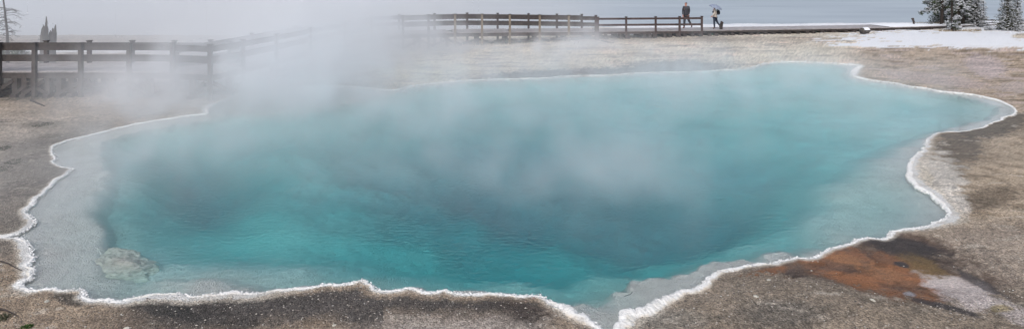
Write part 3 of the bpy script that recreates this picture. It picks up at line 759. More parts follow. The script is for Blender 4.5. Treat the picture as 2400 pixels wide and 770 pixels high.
# railing far right, down towards the lake
t = empty('wooden_railing', W(2340, 70, -1.9), 'grey three board railing behind the conifer at the far right', 'railing')
def rr(px): return W(px, float(np.interp(px, [2240, 2340, 2500], [72, 70, 68])))
fp = [2262, 2281, 2300, 2312, 2325, 2342, 2362, 2384, 2404, 2424]
zt0 = CAMH-(47-YH)*70/F
for x in fp:
    p = rr(x); m = MB(); m.beam((p.x, p.y, zt0-1.9), (p.x, p.y, zt0+.03), .16, .16); m.build('post', M['wood'], t)
for dz in (0, .42, .84):
    for i in range(len(fp)-1):
        a, c = rr(fp[i]), rr(fp[i+1]); sl = .0
        m = MB(); m.beam((a.x, a.y, zt0-.07-dz), (c.x, c.y, zt0-.07-dz-sl), .05, .13); m.build('rail', M['wood'], t)
m = MB(); a, c = rr(2240), rr(2460); m.beam((a.x, a.y+.8, zt0-1.05), (c.x, c.y+.8, zt0-1.05), 1.6, .15); m.build('deck', M['deckwood'], t)

# short posts
m = MB(); p = W(1688, 42.6); m.beam((p.x, p.y, .7), (p.x+.10, p.y, 1.50), .17, .12); 
m.beam((p.x+.10, p.y, 1.50), (p.x+.14, p.y, 1.56), .24, .14)
tag(m.build('wooden_post', M['darkwood']), 'short dark wooden post at the boardwalk edge just right of the person with the umbrella', 'post')
m = MB(); p = onground(2142, 46.5); m.tube([p-Vector((0, 0, .1)), p+Vector((-.02, 0, .3)), p+Vector((-.10, 0, .55))], [.05, .07, .09], 6, rough=.25)
tag(m.build('wooden_stake', M['darkwood']), 'thin dark leaning stake on the snowy lakeshore left of the pines', 'stake')
# cut log with snow on it
lt = empty('log', ong_py(2026, 80), 'short cut log capped with snow below the low boardwalk', 'log')
p = lt.location; m = MB()
m.tube([p+Vector((-.24, -.12, .19)), p+Vector((.26, .10, .19))], [.19, .18], 12, rough=.04)
m.build('trunk', M['deadbark'], lt)
m = MB(); vs = []; n = 12
for i in range(9):
    f_ = i/8; c = p+Vector((-.22, -.12, .19)).lerp(Vector((.25, .10, .19)), f_)
    for k in range(n+1):
        a = math.pi*(.1+.8*k/n); r = .21+.02*random.random()
        vs.append(c+Vector((-.4, .9, 0)).normalized()*math.cos(a)*r+Vector((0, 0, 1))*(math.sin(a)*r+.01))
m.add(vs, [(i*(n+1)+k, i*(n+1)+k+1, (i+1)*(n+1)+k+1, (i+1)*(n+1)+k) for i in range(8) for k in range(n)], 0, True)
m.build('snow_cap', M['snow'], lt)

# ---------------------------------------------------------------- trees
def needle_blob(m, c, r, n, snow, size, flat=.7, mat_i=0, snow_i=1, droop=.3):
    for _ in range(n):
        d = Vector((random.gauss(0, 1), random.gauss(0, 1), random.gauss(0, 1)*flat)); d = d.normalized()*r*random.random()**.4
        q = c+d
        a = Vector((random.uniform(-1, 1), random.uniform(-1, 1), random.uniform(-.6, .4)-droop*.5)).normalized()
        b_ = a.cross(Vector((random.uniform(-1, 1), random.uniform(-1, 1), random.uniform(-1, 1)))).normalized()
        s = size*random.uniform(.6, 1.3)
        is_snow = random.random() < snow*(1.25 if d.z > 0 else .4)
        if is_snow:
            a = Vector((random.uniform(-1, 1), random.uniform(-1, 1), random.uniform(-.2, .2))).normalized(); b_ = a.cross(Vector((0, 0, 1))).normalized(); q = q+Vector((0, 0, size*.25))
            m.add([q-a*s*.6, q+b_*s*.4-Vector((0, 0, s*.12)), q+a*s*.6, q-b_*s*.4-Vector((0, 0, s*.12)), q+Vector((0, 0, s*.25))], [(0, 1, 4), (1, 2, 4), (2, 3, 4), (3, 0, 4)], snow_i)
        else:
            m.add([q-a*s*.5-b_*s*.16, q-a*s*.5+b_*s*.16, q+a*s*.6], [(0, 1, 2)], mat_i)
def spruce(px, D, h, r0, label, snow=.4, n=90, size=.13, name='spruce_tree', group=None, trunk_r=None, base=.1, dz=0., mat='needle2', frost='frost'):
    p = onground(px, D, -.05+dz); t = empty(name, p, label, 'tree', group)
    tr = trunk_r or h*.022
    m = MB(); m.tube([p+Vector((0, 0, -.2)), p+Vector((0, 0, h*.4)), p+Vector((.02, 0, h*.98))], [tr*1.15, tr*.7, .012], 8, rough=.06); m.build('trunk', M['bark'], t)
    m = MB(); z = base
    while z < h*.99:
        f = 1-(z/h); R = r0*f**.8*random.uniform(.85, 1.1)+.04
        k = max(4, int(9*f+3)); a0 = random.uniform(0, 6.28)
        for i in range(k):
            a = a0+6.283*i/k+random.uniform(-.25, .25); rr_ = R*random.uniform(.6, 1.12)
            for s in range(max(1, int(rr_/.14))):
                q = (s+.8)*.14
                if q > rr_: break
                c = p+Vector((math.cos(a)*q, math.sin(a)*q, z-q*.28+random.uniform(-.04, .04)))
                needle_blob(m, c, .11+.03*random.random(), max(3, int(n*.10)), snow, size*(.9))
        z += .17+.05*random.random()
    m.build('crown', [M[mat], M[frost]], t); return t
def pine(px, D, h, lean, tr, branches, label, name='pine_tree', snow=.55, group=None, dz=0, mat='needle', crown_top=True):
    """branches: (height, azimuth deg, length, droop)"""
    p = onground(px, D, -.05+dz); t = empty(name, p, label, 'tree', group)
    m = MB(); pts = []; rd = []
    for i in range(9):
        f = i/8; pts.append(p+Vector((lean*f*f+.03*math.sin(f*9+px), .03*math.cos(f*7), f*h-.2*(i == 0)))); rd.append(tr*(1.25 if i == 0 else 1-.75*f))
    m.tube(pts, rd, 9, rough=.1)
    m.build('trunk', M['bark'], t)
    lb = MB(); cr = MB()
    for (z, az, ln, dr) in branches:
        f = z/h; o = p+Vector((lean*f*f, 0, z)); a = math.radians(az); P = []
        for s in range(6):
            q = s/5; P.append(o+Vector((math.cos(a)*ln*q, math.sin(a)*ln*q, -dr*q*q+.06*math.sin(q*5+az))))
        lb.tube(P, [.03*(1-.8*s/5)+.006 for s in range(6)], 5, rough=.15)
        for s in range(2, 6):
            for _ in range(2):
                c = P[s]+Vector((random.uniform(-.16, .16), random.uniform(-.16, .16), random.uniform(-.10, .06)))
                needle_blob(cr, c, .19*(1-.05*s), 20, snow, .13)
                # side twig
                if random.random() < .6:
                    e_ = c+Vector((random.uniform(-.2, .2), random.uniform(-.2, .2), -.08)); lb.tube([P[s-1], e_], [.012, .005], 4)
    lb.build('branches', M['bark'], t); cr.build('crown', [M[mat], M['frost']], t); return t
def rb(n, z0, z1, l0, l1, az=None, seed=0):
    R = random.Random(seed); out = []
    for i in range(n):
        z = z0+(z1-z0)*R.random(); out.append((z, R.uniform(*(az or (0, 360))), R.uniform(l0, l1), R.uniform(.1, .55)))
    return out
GP = 'pines in the snowy clump on the shore'
pine(2209, 46.2, 6, -.25, .13, [(1.30, 182, 1.45, .15), (1.38, 176, 1.5, .2), (1.45, 188, 1.2, .1), (1.9, 184, 1.25, .0), (1.75, 170, 1.2, .0), (1.6, 180, 1.0, .0), (2.15, 178, 1.1, -.1), (2.2, 186, 1.0, -.1), (2.4, 190, 1.0, -.1), (2.5, 175, 1.1, -.1)]+rb(9, 1.3, 3.2, .4, .8, seed=1), 'pine on the left of the clump with long green boughs reaching left', snow=.25, group=GP)
pine(2222, 47.5, 6, .1, .07, rb(22, .7, 3, .3, .8, seed=2), 'slim snowy pine just right of the long armed pine', snow=.7, group=GP)
pine(2247, 46.0, 6.5, .05, .14, rb(20, 1.0, 3.2, .4, 1.0, seed=3), 'thick trunked pine, left one of the close pair', snow=.6, group=GP)
pine(2255, 46.6, 7, .05, .17, rb(22, 1.0, 3.2, .4, 1.0, seed=4), 'thickest pine trunk, right one of the close pair', snow=.6, group=GP)
pine(2231.5, 43.4, 5.5, -.05, .085, rb(7, 1.5, 2.8, .3, .6, seed=5), 'thin dark straight pine trunk standing in front of the boardwalk', snow=.6, group=GP)
pine(2239, 43.5, 1.6, -.25, .03, rb(5, .4, 1.2, .15, .35, seed=6), 'thin leaning young stem right of the dark front trunk', snow=.7, name='young_pine')
spruce(2196, 47.5, 1.7, .75, 'low drooping green and frosted young spruce under the long pine boughs', snow=.35, mat='needle', group=None)
spruce(2275, 47.2, 4.3, .95, 'frost covered spruce right of the pair of thick trunks', snow=.68)
spruce(2290, 46.4, 3.8, .80, 'frosty spruce with a dark base at the right end of the clump', snow=.6)
spruce(2263, 48.6, 4.6, .9, 'heavily frosted spruce behind the pair of thick trunks', snow=.8)
spruce(2236, 49.0, 4.4, .85, 'frosted spruce hidden deep behind the middle of the pine clump', snow=.6)
spruce(2214, 49.2, 4.0, .8, 'dull frosted spruce behind the long armed pine', snow=.45)
spruce(2305, 52, 2.7, .36, 'small narrow frosted spruce standing free right of the clump', snow=.55, size=.11, dz=.45)
spruce(2180, 46.6, .62, .20, 'tiny green sapling at the left foot of the clump', snow=.15, mat='needle', size=.09, base=.03)
spruce(2362, 43.8, 4.9, .92, 'large dark conifer lightly dusted with snow at the far right', snow=.28, size=.12, n=110)
spruce(2384, 45.8, 3.2, .62, 'smaller snowy conifer behind the right edge of the large one', snow=.5)
def bush(px, D, r, label, snow=.7, h=.8, n=26, mat='needle2'):
    p = onground(px, D); m = MB()
    for i in range(n):
        a = random.uniform(0, 6.28); q = random.random()**.5*r; z = random.random()*r*h
        c = p+Vector((math.cos(a)*q, math.sin(a)*q, z)); needle_blob(m, c, r*.3, 14, snow, r*.28)
    tag(m.build('bush', [M[mat], M['frost']]), label, 'bush')
bush(2223, 45.6, .38, 'snow covered bush between the pine trunks', .9)
bush(2317, 44.0, .26, 'small round snowy bush left of the large right conifer', .8)
bush(2294, 43.5, .14, 'very small snowy bush in front of the boardwalk', .8)
bush(2392, 43.6, .40, 'snowy bush at the right foot of the large conifer', .8)
bush(2246, 45.2, .22, 'small snowy bush at the foot of the thick trunks', .85)
m = MB()
for i in range(1500):
    px = random.uniform(2140, 2215) if random.random() < .5 else random.uniform(2195, 2300); D = random.uniform(46.8, 48.2) if px < 2215 and random.random() < .75 else random.uniform(43.0, 44.3)
    if D < 45 and px < 2200: continue
    q = onground(px, D); q.z += .0 if random.random() < .8 else .02
    t_ = q+Vector((random.uniform(-.10, .10), 0, random.uniform(.03, .20)*random.random()**.5))
    m.add([q-Vector((.012, 0, 0)), q+Vector((.012, 0, 0)), t_], [(0, 1, 2)])
tag(m.build('dry_grass', M['straw']), 'straw coloured dry grass along the boardwalk under the pines', 'grass', kind='stuff')

# dead things on the left
p = onground(18, 34, 0); t = empty('dead_tree', p, 'thin bare dead conifer in the fog at the far left', 'tree')
m = MB(); m.tube([p+Vector((0, 0, -.2)), p+Vector((-.02, 0, 1.6)), p+Vector((-.16, 0, 2.8)), p+Vector((-.34, 0, 4.2)), p+Vector((-.5, 0, 5.2))], [.09, .065, .045, .03, .01], 7, rough=.1); m.build('trunk', M['deadbark'], t)
m = MB()
for i in range(46):
    z = 1.2+1.75*random.random()**.9; a = random.uniform(0, 6.28); ln = random.uniform(.35, 1.0)*(1.1-abs(z-2.3)*.3); o = p+Vector((-.03*z, 0, z))
    P = [o, o+Vector((math.cos(a)*ln*.5, math.sin(a)*ln*.5, .04)), o+Vector((math.cos(a)*ln, math.sin(a)*ln, -.12+random.uniform(-.1, .1)))]
    m.tube(P, [.02, .013, .005], 4, rough=.2)
    for _ in range(4):
        f = random.uniform(.4, 1); c = P[0].lerp(P[2], f); m.tube([c, c+Vector((random.uniform(-.2, .2), random.uniform(-.2, .2), random.uniform(-.16, .1)))], [.008, .003], 3)
m.build('branches', M['deadbark'], t)
def snag(px, D, body, spire, label, stubs=0):
    p = onground(px, D); t = empty('snag_tree', p, label, 'dead tree')
    m = MB(); top = Vector(body[-1][0])
    m.tube([p+Vector(q) for q, _ in body], [w for _, w in body], 11, rough=.14, smooth=False)
    m.build('trunk', M['deadbark'], t)
    for q0, q1, w in spire:
        m = MB(); a = Vector(q0); c = Vector(q1)
        m.tube([p+a, p+a.lerp(c, .55)+Vector((.012, 0, 0)), p+c], [w, w*.62, w*.2], 6, rough=.2, smooth=False); m.build('splinter', M['deadbark'], t)
    for i in range(stubs):
        z = random.uniform(1.1, 1.8); o = p+Vector((-.14, 0, z)); m = MB()
        m.tube([o, o+Vector((-.08-.14*random.random(), 0, .03))], [.03, .006], 5); m.build('branch_stub', M['deadbark'], t)
snag(104, 32, [((0, 0, -.1), .21), ((0, 0, .8), .18), ((.01, 0, 1.6), .17), ((.02, 0, 1.95), .16), ((.05, 0, 2.12), .10)], [((.08, 0, 1.95), (.10, 0, 2.62), .075), ((-.06, 0, 1.85), (-.05, 0, 2.2), .07)], 'tall broken grey trunk with a splintered spire behind the left boardwalk', 7)
snag(120, 32.3, [((-.02, 0, -.1), .20), ((0, 0, .8), .19), ((.05, 0, 1.5), .18), ((.09, 0, 1.8), .16)], [((.17, 0, 1.65), (.22, 0, 2.18), .09), ((.06, 0, 1.65), (.08, 0, 2.02), .09), ((-.04, 0, 1.6), (-.04, 0, 1.9), .07)], 'shorter broken trunk leaning right beside the splintered one')
bush(22, 37, .7, 'yellow green bush seen between the rails at the far left', .1, .6, 40, 'needle')
bush(55, 36.5, .3, 'small dark bush behind the left boardwalk', .1, .8, 20, 'needle2')

# ---------------------------------------------------------------- people
def skin(name, joints, edges, mat, parent, lvl=2):
    me = bpy.data.meshes.new(name); names = list(joints)
    me.from_pydata([joints[k][0] for k in names], [], [(names.index(a), names.index(b_)) for a, b_ in edges])
    me.materials.append(mat)
    o = bpy.data.objects.new(name, me); COL.objects.link(o)
    md = o.modifiers.new('skin', 'SKIN'); md.use_smooth_shade = True
    sv = me.skin_vertices[0].data if me.skin_vertices else None
    if sv is None:
        bpy.context.view_layer.objects.active = o; sv = me.skin_vertices[0].data
    for i, k in enumerate(names):
        r = joints[k][1]; sv[i].radius = (r, r) if not isinstance(r, tuple) else r
        sv[i].use_root = (i == 0)
    s = o.modifiers.new('sub', 'SUBSURF'); s.levels = lvl; s.render_levels = lvl
    if parent: o.parent = parent
    return o
def flat_mat(name, c, rough=.8):
    return noisy_mat(name, tuple(v*.8 for v in c), tuple(min(1, v*1.15) for v in c), 20, rough, bump=.3)
SKIN = flat_mat('skin', (.50, .27, .21)); HAIR = flat_mat('brown_hair', (.10, .045, .03)); JACK = flat_mat('grey_jacket', (.055, .058, .070)); TROU = flat_mat('dark_trousers', (.05, .055, .065))
BEIGE = flat_mat('beige_jacket', (.55, .49, .43)); JEANS = flat_mat('navy_trousers', (.035, .045, .07)); BLACK = flat_mat('black_fabric', (.02, .022, .028)); BOOT = flat_mat('brown_boots', (.06, .045, .038))

def person(px, D, H, label, J, coat_mat, leg_mat, hair_mat, hood=False, turn=0.0):
    base = W(px, D, DECK+.005); t = empty('person', base, label, 'person', rz=turn)
    s = H/1.78
    J = {k: (Vector(v[0])*s, v[1]*s if not isinstance(v[1], tuple) else tuple(q*s for q in v[1])) for k, v in J.items()}
    E = [('hip', 'belly'), ('belly', 'chest'), ('chest', 'neck'), ('neck', 'head0'), ('head0', 'head1')]
    for sd in 'lr':
        E += [('hip', 'th'+sd), ('th'+sd, 'kn'+sd), ('kn'+sd, 'an'+sd), ('an'+sd, 'to'+sd), ('chest', 'sh'+sd), ('sh'+sd, 'el'+sd), ('el'+sd, 'wr'+sd), ('wr'+sd, 'ha'+sd)]
    body = skin('body', J, E, SKIN, t)
    # fingers grown on the hand
    off = WM(t)
    for sd in 'lr':
        m = MB(); w = J['wr'+sd][0]; h = J['ha'+sd][0]; d = (h-w).normalized(); r = d.cross(Vector((0, 1, 0))).normalized()
        for k in range(4):
            o = h+r*(k-1.5)*.02*s; ln = (.075, .085, .08, .06)[k]*s
            m.tube([off@(o-d*.02), off@(o+d*ln*.5+Vector((0, -.004, 0))), off@(o+d*ln+Vector((-.008, -.02, 0)))], [.010, .009, .007], 5)
        o = w.lerp(h, .5)+r*.03*s; m.tube([off@o, off@(o+r*.025+d*.03), off@(o+r*.03+d*.06)], [.011, .010, .008], 5)
        m.build('fingers', SKIN, t)
    # face
    hc = J['head0'][0].lerp(J['head1'][0], .45)
    f = MB(); fd = Vector((-.35, -1, 0)).normalized(); sdv = Vector((-fd.y, fd.x, 0))
    f.add([off@(hc+fd*.095*s+sdv*.012), off@(hc+fd*.095*s-sdv*.012), off@(hc+fd*.13*s-Vector((0, 0, .03))), off@(hc+fd*.095*s+Vector((0, 0, .04)))], [(0, 1, 2), (0, 2, 3), (1, 3, 2)])
    f.build('nose', SKIN, t)
    for e_ in (-1, 1):
        f = MB(); f.tube([off@(hc+fd*.088*s+sdv*e_*.034+Vector((-.008, 0, .015))), off@(hc+fd*.094*s+sdv*e_*.034+Vector((.008, 0, .015)))], [.010, .010], 6)
        f.build('eye', BLACK, t)
    # clothing
    up = lambda k, a: (J[k][0], J[k][1]*a if not isinstance(J[k][1], tuple) else tuple(q*a for q in J[k][1]))
    CJ = {'belly': up('belly', 1.38), 'chest': up('chest', 1.28), 'neck': (J['neck'][0]-Vector((0, 0, .03*s)), J['neck'][1]*1.5), 'hem': (J['hip'][0]-Vector((0, 0, .10*s)), (.175*s, .15*s))}
    CE = [('belly', 'chest'), ('chest', 'neck'), ('belly', 'hem')]
    for sd in 'lr':
        CJ['sh'+sd] = up('sh'+sd, 1.3); CJ['el'+sd] = up('el'+sd, 1.45); CJ['wr'+sd] = (J['wr'+sd][0], J['wr'+sd][1]*1.7); CE += [('chest', 'sh'+sd), ('sh'+sd, 'el'+sd), ('el'+sd, 'wr'+sd)]
    skin('jacket', CJ, CE, coat_mat, t)
    TJ = {'hip': up('hip', 1.22)}; TE = []
    for sd in 'lr':
        TJ['th'+sd] = up('th'+sd, 1.22); TJ['kn'+sd] = up('kn'+sd, 1.35); TJ['an'+sd] = up('an'+sd, 1.5); TE += [('hip', 'th'+sd), ('th'+sd, 'kn'+sd), ('kn'+sd, 'an'+sd)]
    skin('trousers', TJ, TE, leg_mat, t)
    for sd in 'lr':
        a = J['an'+sd][0]; b_ = J['to'+sd][0]
        skin('boot', {'a': (a+Vector((0, 0, .03*s)), .055*s), 'h': (a+(a-b_)*.2-Vector((0, 0, .03*s)), .052*s), 'b': (b_, .046*s)}, [('a', 'h'), ('h', 'b')], BOOT, t)
    hj = {'a': (J['head1'][0]+Vector((.012, .012, .0))*s, .09*s), 'b': (J['head0'][0].lerp(J['head1'][0], .4)+Vector((.04, .045, 0))*s, .075*s)}
    if hood: hj = {'a': (J['head1'][0]+Vector((.008, .012, .03))*s, .10*s), 'b': (J['head0'][0]+Vector((.03, .045, .02))*s, .10*s)}
    skin('hair', hj, [('a', 'b')], hair_mat, t)
    return t, J
# man: striding to the left, right leg planted, left leg trailing with the heel up
JM = {'hip': ((.02, 0, .93), (.135, .105)), 'belly': ((.02, 0, 1.10), (.145, .105)), 'chest': ((.0, 0, 1.33), (.175, .12)), 'neck': ((-.01, 0, 1.50), .06), 'head0': ((-.02, -.01, 1.58), .075), 'head1': ((-.025, -.01, 1.70), .088),
      'thl': ((.10, 0, .84), .095), 'knl': ((.20, .04, .50), .062), 'anl': ((.40, .08, .20), .042), 'tol': ((.37, .04, .06), .035),
      'thr': ((-.07, 0, .84), .095), 'knr': ((-.12, -.03, .47), .062), 'anr': ((-.14, -.02, .09), .042), 'tor': ((-.25, -.09, .045), .036),
      'shl': ((.19, .0, 1.42), .062), 'ell': ((.225, .05, 1.15), .045), 'wrl': ((.16, -.06, .93), .03), 'hal': ((.13, -.08, .86), .034),
      'shr': ((-.17, .0, 1.42), .062), 'elr': ((-.215, .02, 1.15), .045), 'wrr': ((-.225, -.04, .90), .03), 'har': ((-.225, -.06, .82), .034)}
person(1608, 43.3, 1.80, 'person in a dark grey jacket striding along the boardwalk behind the thin railing', JM, JACK, TROU, HAIR, True)
JW = {'hip': ((.03, 0, .92), (.125, .10)), 'belly': ((.03, 0, 1.08), (.125, .10)), 'chest': ((.02, 0, 1.30), (.145, .115)), 'neck': ((.0, 0, 1.47), .052), 'head0': ((-.03, -.01, 1.55), .07), 'head1': ((-.04, -.01, 1.67), .085),
      'thl': ((.09, .05, .83), .09), 'knl': ((.20, .06, .50), .058), 'anl': ((.42, .08, .22), .038), 'tol': ((.39, .06, .08), .034),
      'thr': ((-.03, -.05, .83), .09), 'knr': ((-.05, -.05, .47), .058), 'anr': ((-.03, -.05, .09), .038), 'tor': ((-.15, -.07, .042), .034),
      'shl': ((.07, .14, 1.40), .055), 'ell': ((.10, .12, 1.17), .042), 'wrl': ((-.05, .02, 1.32), .028), 'hal': ((-.08, .0, 1.38), .03),
      'shr': ((-.01, -.15, 1.40), .055), 'elr': ((-.08, -.18, 1.15), .042), 'wrr': ((-.22, -.15, .97), .028), 'har': ((-.27, -.15, .93), .03)}
pw_, JJ = person(1675, 43.0, 1.60, 'person in a beige jacket and dark trousers walking under an umbrella', JW, BEIGE, JEANS, HAIR)
off = WM(pw_)
# camera hanging at the chest is a thing of its own
m = MB(); c = off@(JJ['chest'][0]+Vector((-.16, -.10, -.04))); m.beam(c-Vector((.05, 0, 0)), c+Vector((.05, 0, 0)), .06, .08); m.tube([c, c+Vector((-.05, -.07, 0))], [.032, .028], 10)
ct = empty('camera_bag', c, 'small black camera hanging on the chest of the person with the umbrella', 'camera')
m.build('camera_body', BLACK, ct)
m = MB(); n_ = off@JJ['neck'][0]; m.tube([c+Vector((.03, 0, .04)), n_+Vector((.03, -.08, .0))], [.008, .008], 5); m.build('strap', BLACK, ct)
# backpack
bc_ = off@(JJ['chest'][0]+Vector((.23, .03, -.08)))
bt = empty('backpack', bc_, 'dark backpack worn by the person with the umbrella', 'backpack')
bpk = skin('pack', {'a': (Vector((0, 0, -.17)), (.10, .13)), 'b': (Vector((.01, 0, .0)), (.11, .14)), 'c': (Vector((-.02, 0, .18)), (.08, .12))}, [('a', 'b'), ('b', 'c')], BLACK, bt)
m = MB()
m.tube([bc_+Vector((-.05, -.12, .2)), bc_+Vector((-.2, -.20, .17)), bc_+Vector((-.26, -.14, .0)), bc_+Vector((-.12, -.13, -.18))], [.02, .02, .018, .015], 5); m.build('strap', BLACK, bt)
# umbrella
hand = off@JJ['hal'][0]
ut = empty('umbrella', hand, 'open blue grey patterned umbrella tilted over the person in the beige jacket', 'umbrella')
ax = Vector((.30, -.20, 1)).normalized(); topp = hand+ax*.38+Vector((.05, 0, 0)); 
m = MB(); m.tube([hand-ax*.10, topp+ax*.06], [.008, .007], 6); m.build('shaft', BLACK, ut)
um = noisy_mat('umbrella_cloth', (.16, .19, .27), (.33, .37, .46), 9, .6)
m = MB(); u_ = ax.cross(Vector((0, 1, 0))).normalized(); v_ = ax.cross(u_).normalized(); ns = 32; vs = []; R_ = .44
for i in range(7):
    a = i/6*1.12
    for k in range(ns):
        t_ = 6.283*k/ns; sc_ = 1-.07*(i/6)**2*(.5-.5*math.cos(t_*8))
        r = R_*math.sin(a)/math.sin(1.12)*sc_; h = -R_*.42*(1-math.cos(a))/(1-math.cos(1.12))
        vs.append(topp+u_*math.cos(t_)*r+v_*math.sin(t_)*r+ax*h)
m.add(vs, [(i*ns+k, i*ns+(k+1) % ns, (i+1)*ns+(k+1) % ns, (i+1)*ns+k) for i in range(6) for k in range(ns)], 0, True)
co = m.build('canopy', um, ut); sd_ = co.modifiers.new('s', 'SOLIDIFY'); sd_.thickness = .006
for k in range(8):
    t_ = 6.283*k/8; e_ = topp+u_*math.cos(t_)*R_*.97+v_*math.sin(t_)*R_*.97-ax*R_*.42
    mm = MB(); mm.tube([topp-ax*.02, topp+u_*math.cos(t_)*R_*.6+v_*math.sin(t_)*R_*.6-ax*R_*.16, e_], [.004, .004, .004], 4); mm.build('rib', BLACK, ut)

# ---------------------------------------------------------------- steam: a voxel volume over the pool and the left shore
def steam(name, label, lo, hi, res, plumes, nscale, nlo, nhi, seed, stretch=(1, 1, 1), step=3.0, albedo=(.955, .97, .995), aniso=0.0, detail=4.0):
    ng = bpy.data.node_groups.new(name, 'GeometryNodeTree')
    ng.interface.new_socket(name='Geometry', in_out='INPUT', socket_type='NodeSocketGeometry')
    ng.interface.new_socket(name='Geometry', in_out='OUTPUT', socket_type='NodeSocketGeometry')
    go = ng.nodes.new('NodeGroupOutput')
    vc = ng.nodes.new('GeometryNodeVolumeCube')
    vc.inputs['Min'].default_value = lo; vc.inputs['Max'].default_value = hi
    vc.inputs['Resolution X'].default_value = int((hi[0]-lo[0])/res[0]); vc.inputs['Resolution Y'].default_value = int((hi[1]-lo[1])/res[1]); vc.inputs['Resolution Z'].default_value = int((hi[2]-lo[2])/res[2])
    pos = ng.nodes.new('GeometryNodeInputPosition')
    def mth(op, a, b_=None, cl=False):
        n = ng.nodes.new('ShaderNodeMath'); n.operation = op; n.use_clamp = cl
        for i, v in enumerate((a, b_)):
            if v is None: continue
            if isinstance(v, (int, float)): n.inputs[i].default_value = v
            else: ng.links.new(v, n.inputs[i])
        return n.outputs[0]
    # domain warp
    wn = ng.nodes.new('ShaderNodeTexNoise'); wn.inputs['Scale'].default_value = .22; wn.inputs['Detail'].default_value = 2.0; ng.links.new(pos.outputs[0], wn.inputs['Vector'])
    vm1 = ng.nodes.new('ShaderNodeVectorMath'); vm1.operation = 'SUBTRACT'; ng.links.new(wn.outputs['Color'], vm1.inputs[0]); vm1.inputs[1].default_value = (.5, .5, .5)
    vm2 = ng.nodes.new('ShaderNodeVectorMath'); vm2.operation = 'MULTIPLY'; ng.links.new(vm1.outputs[0], vm2.inputs[0]); vm2.inputs[1].default_value = (6.0, 6.0, 2.0)
    vm3 = ng.nodes.new('ShaderNodeVectorMath'); vm3.operation = 'ADD'; ng.links.new(pos.outputs[0], vm3.inputs[0]); ng.links.new(vm2.outputs[0], vm3.inputs[1])
    total = None; smooth_ = None
    for (c, r, a, warp) in plumes:
        s1 = ng.nodes.new('ShaderNodeVectorMath'); s1.operation = 'SUBTRACT'; ng.links.new(vm3.outputs[0] if warp else pos.outputs[0], s1.inputs[0]); s1.inputs[1].default_value = c
        s2 = ng.nodes.new('ShaderNodeVectorMath'); s2.operation = 'DIVIDE'; ng.links.new(s1.outputs[0], s2.inputs[0]); s2.inputs[1].default_value = r
        dt = ng.nodes.new('ShaderNodeVectorMath'); dt.operation = 'DOT_PRODUCT'; ng.links.new(s2.outputs[0], dt.inputs[0]); ng.links.new(s2.outputs[0], dt.inputs[1])
        ex = mth('EXPONENT', mth('MULTIPLY', dt.outputs['Value'], -1.0))
        v = mth('MULTIPLY', ex, a)
        if warp: total = v if total is None else mth('ADD', total, v)
        else: smooth_ = v if smooth_ is None else mth('ADD', smooth_, v)
    mp = ng.nodes.new('ShaderNodeVectorMath'); mp.operation = 'MULTIPLY'; ng.links.new(vm3.outputs[0], mp.inputs[0]); mp.inputs[1].default_value = stretch
    no = ng.nodes.new('ShaderNodeTexNoise'); no.noise_dimensions = '4D'; no.inputs['W'].default_value = seed; no.inputs['Scale'].default_value = nscale; no.inputs['Detail'].default_value = detail; no.inputs['Roughness'].default_value = .6
    ng.links.new(mp.outputs[0], no.inputs['Vector'])
    mr = ng.nodes.new('ShaderNodeMapRange'); mr.interpolation_type = 'SMOOTHSTEP'
    ng.links.new(no.outputs[0], mr.inputs['Value'])
    mr.inputs['From Min'].default_value = nlo; mr.inputs['From Max'].default_value = nhi; mr.inputs['To Min'].default_value = .08; mr.inputs['To Max'].default_value = 2.4
    d = mth('MULTIPLY', total, mr.outputs[0])
    if smooth_ is not None: d = mth('ADD', d, smooth_)
    d = mth('SUBTRACT', d, .0015)
    d = mth('MAXIMUM', d, 0.0)
    ng.links.new(d, vc.inputs['Density'])
    sm_ = ng.nodes.new('GeometryNodeSetMaterial'); ng.links.new(vc.outputs[0], sm_.inputs[0])
    mt = bpy.data.materials.new(name); mt.use_nodes = True; t = mt.node_tree; t.nodes.clear()
    o_ = N(t, 'ShaderNodeOutputMaterial'); pv = N(t, 'ShaderNodeVolumePrincipled'); pv.inputs['Color'].default_value = (*albedo, 1); pv.inputs['Density'].default_value = 1.0; pv.inputs['Anisotropy'].default_value = aniso
    L(t, pv.outputs[0], o_.inputs['Volume'])
    mt.cycles.volume_step_rate = step
    sm_.inputs['Material'].default_value = mt
    ng.links.new(sm_.outputs[0], go.inputs[0])
    me = bpy.data.meshes.new(name); me.materials.append(mt)
    o = bpy.data.objects.new(name, me); COL.objects.link(o)
    md = o.modifiers.new('steam', 'NODES'); md.node_group = ng
    tag(o, label, 'steam', kind='stuff'); return o
def pl(px, D, z, rx, ry, rz, a, warp=True):
    v = W(px, D, z); return ((v.x, v.y, v.z), (rx, ry, rz), a, warp)
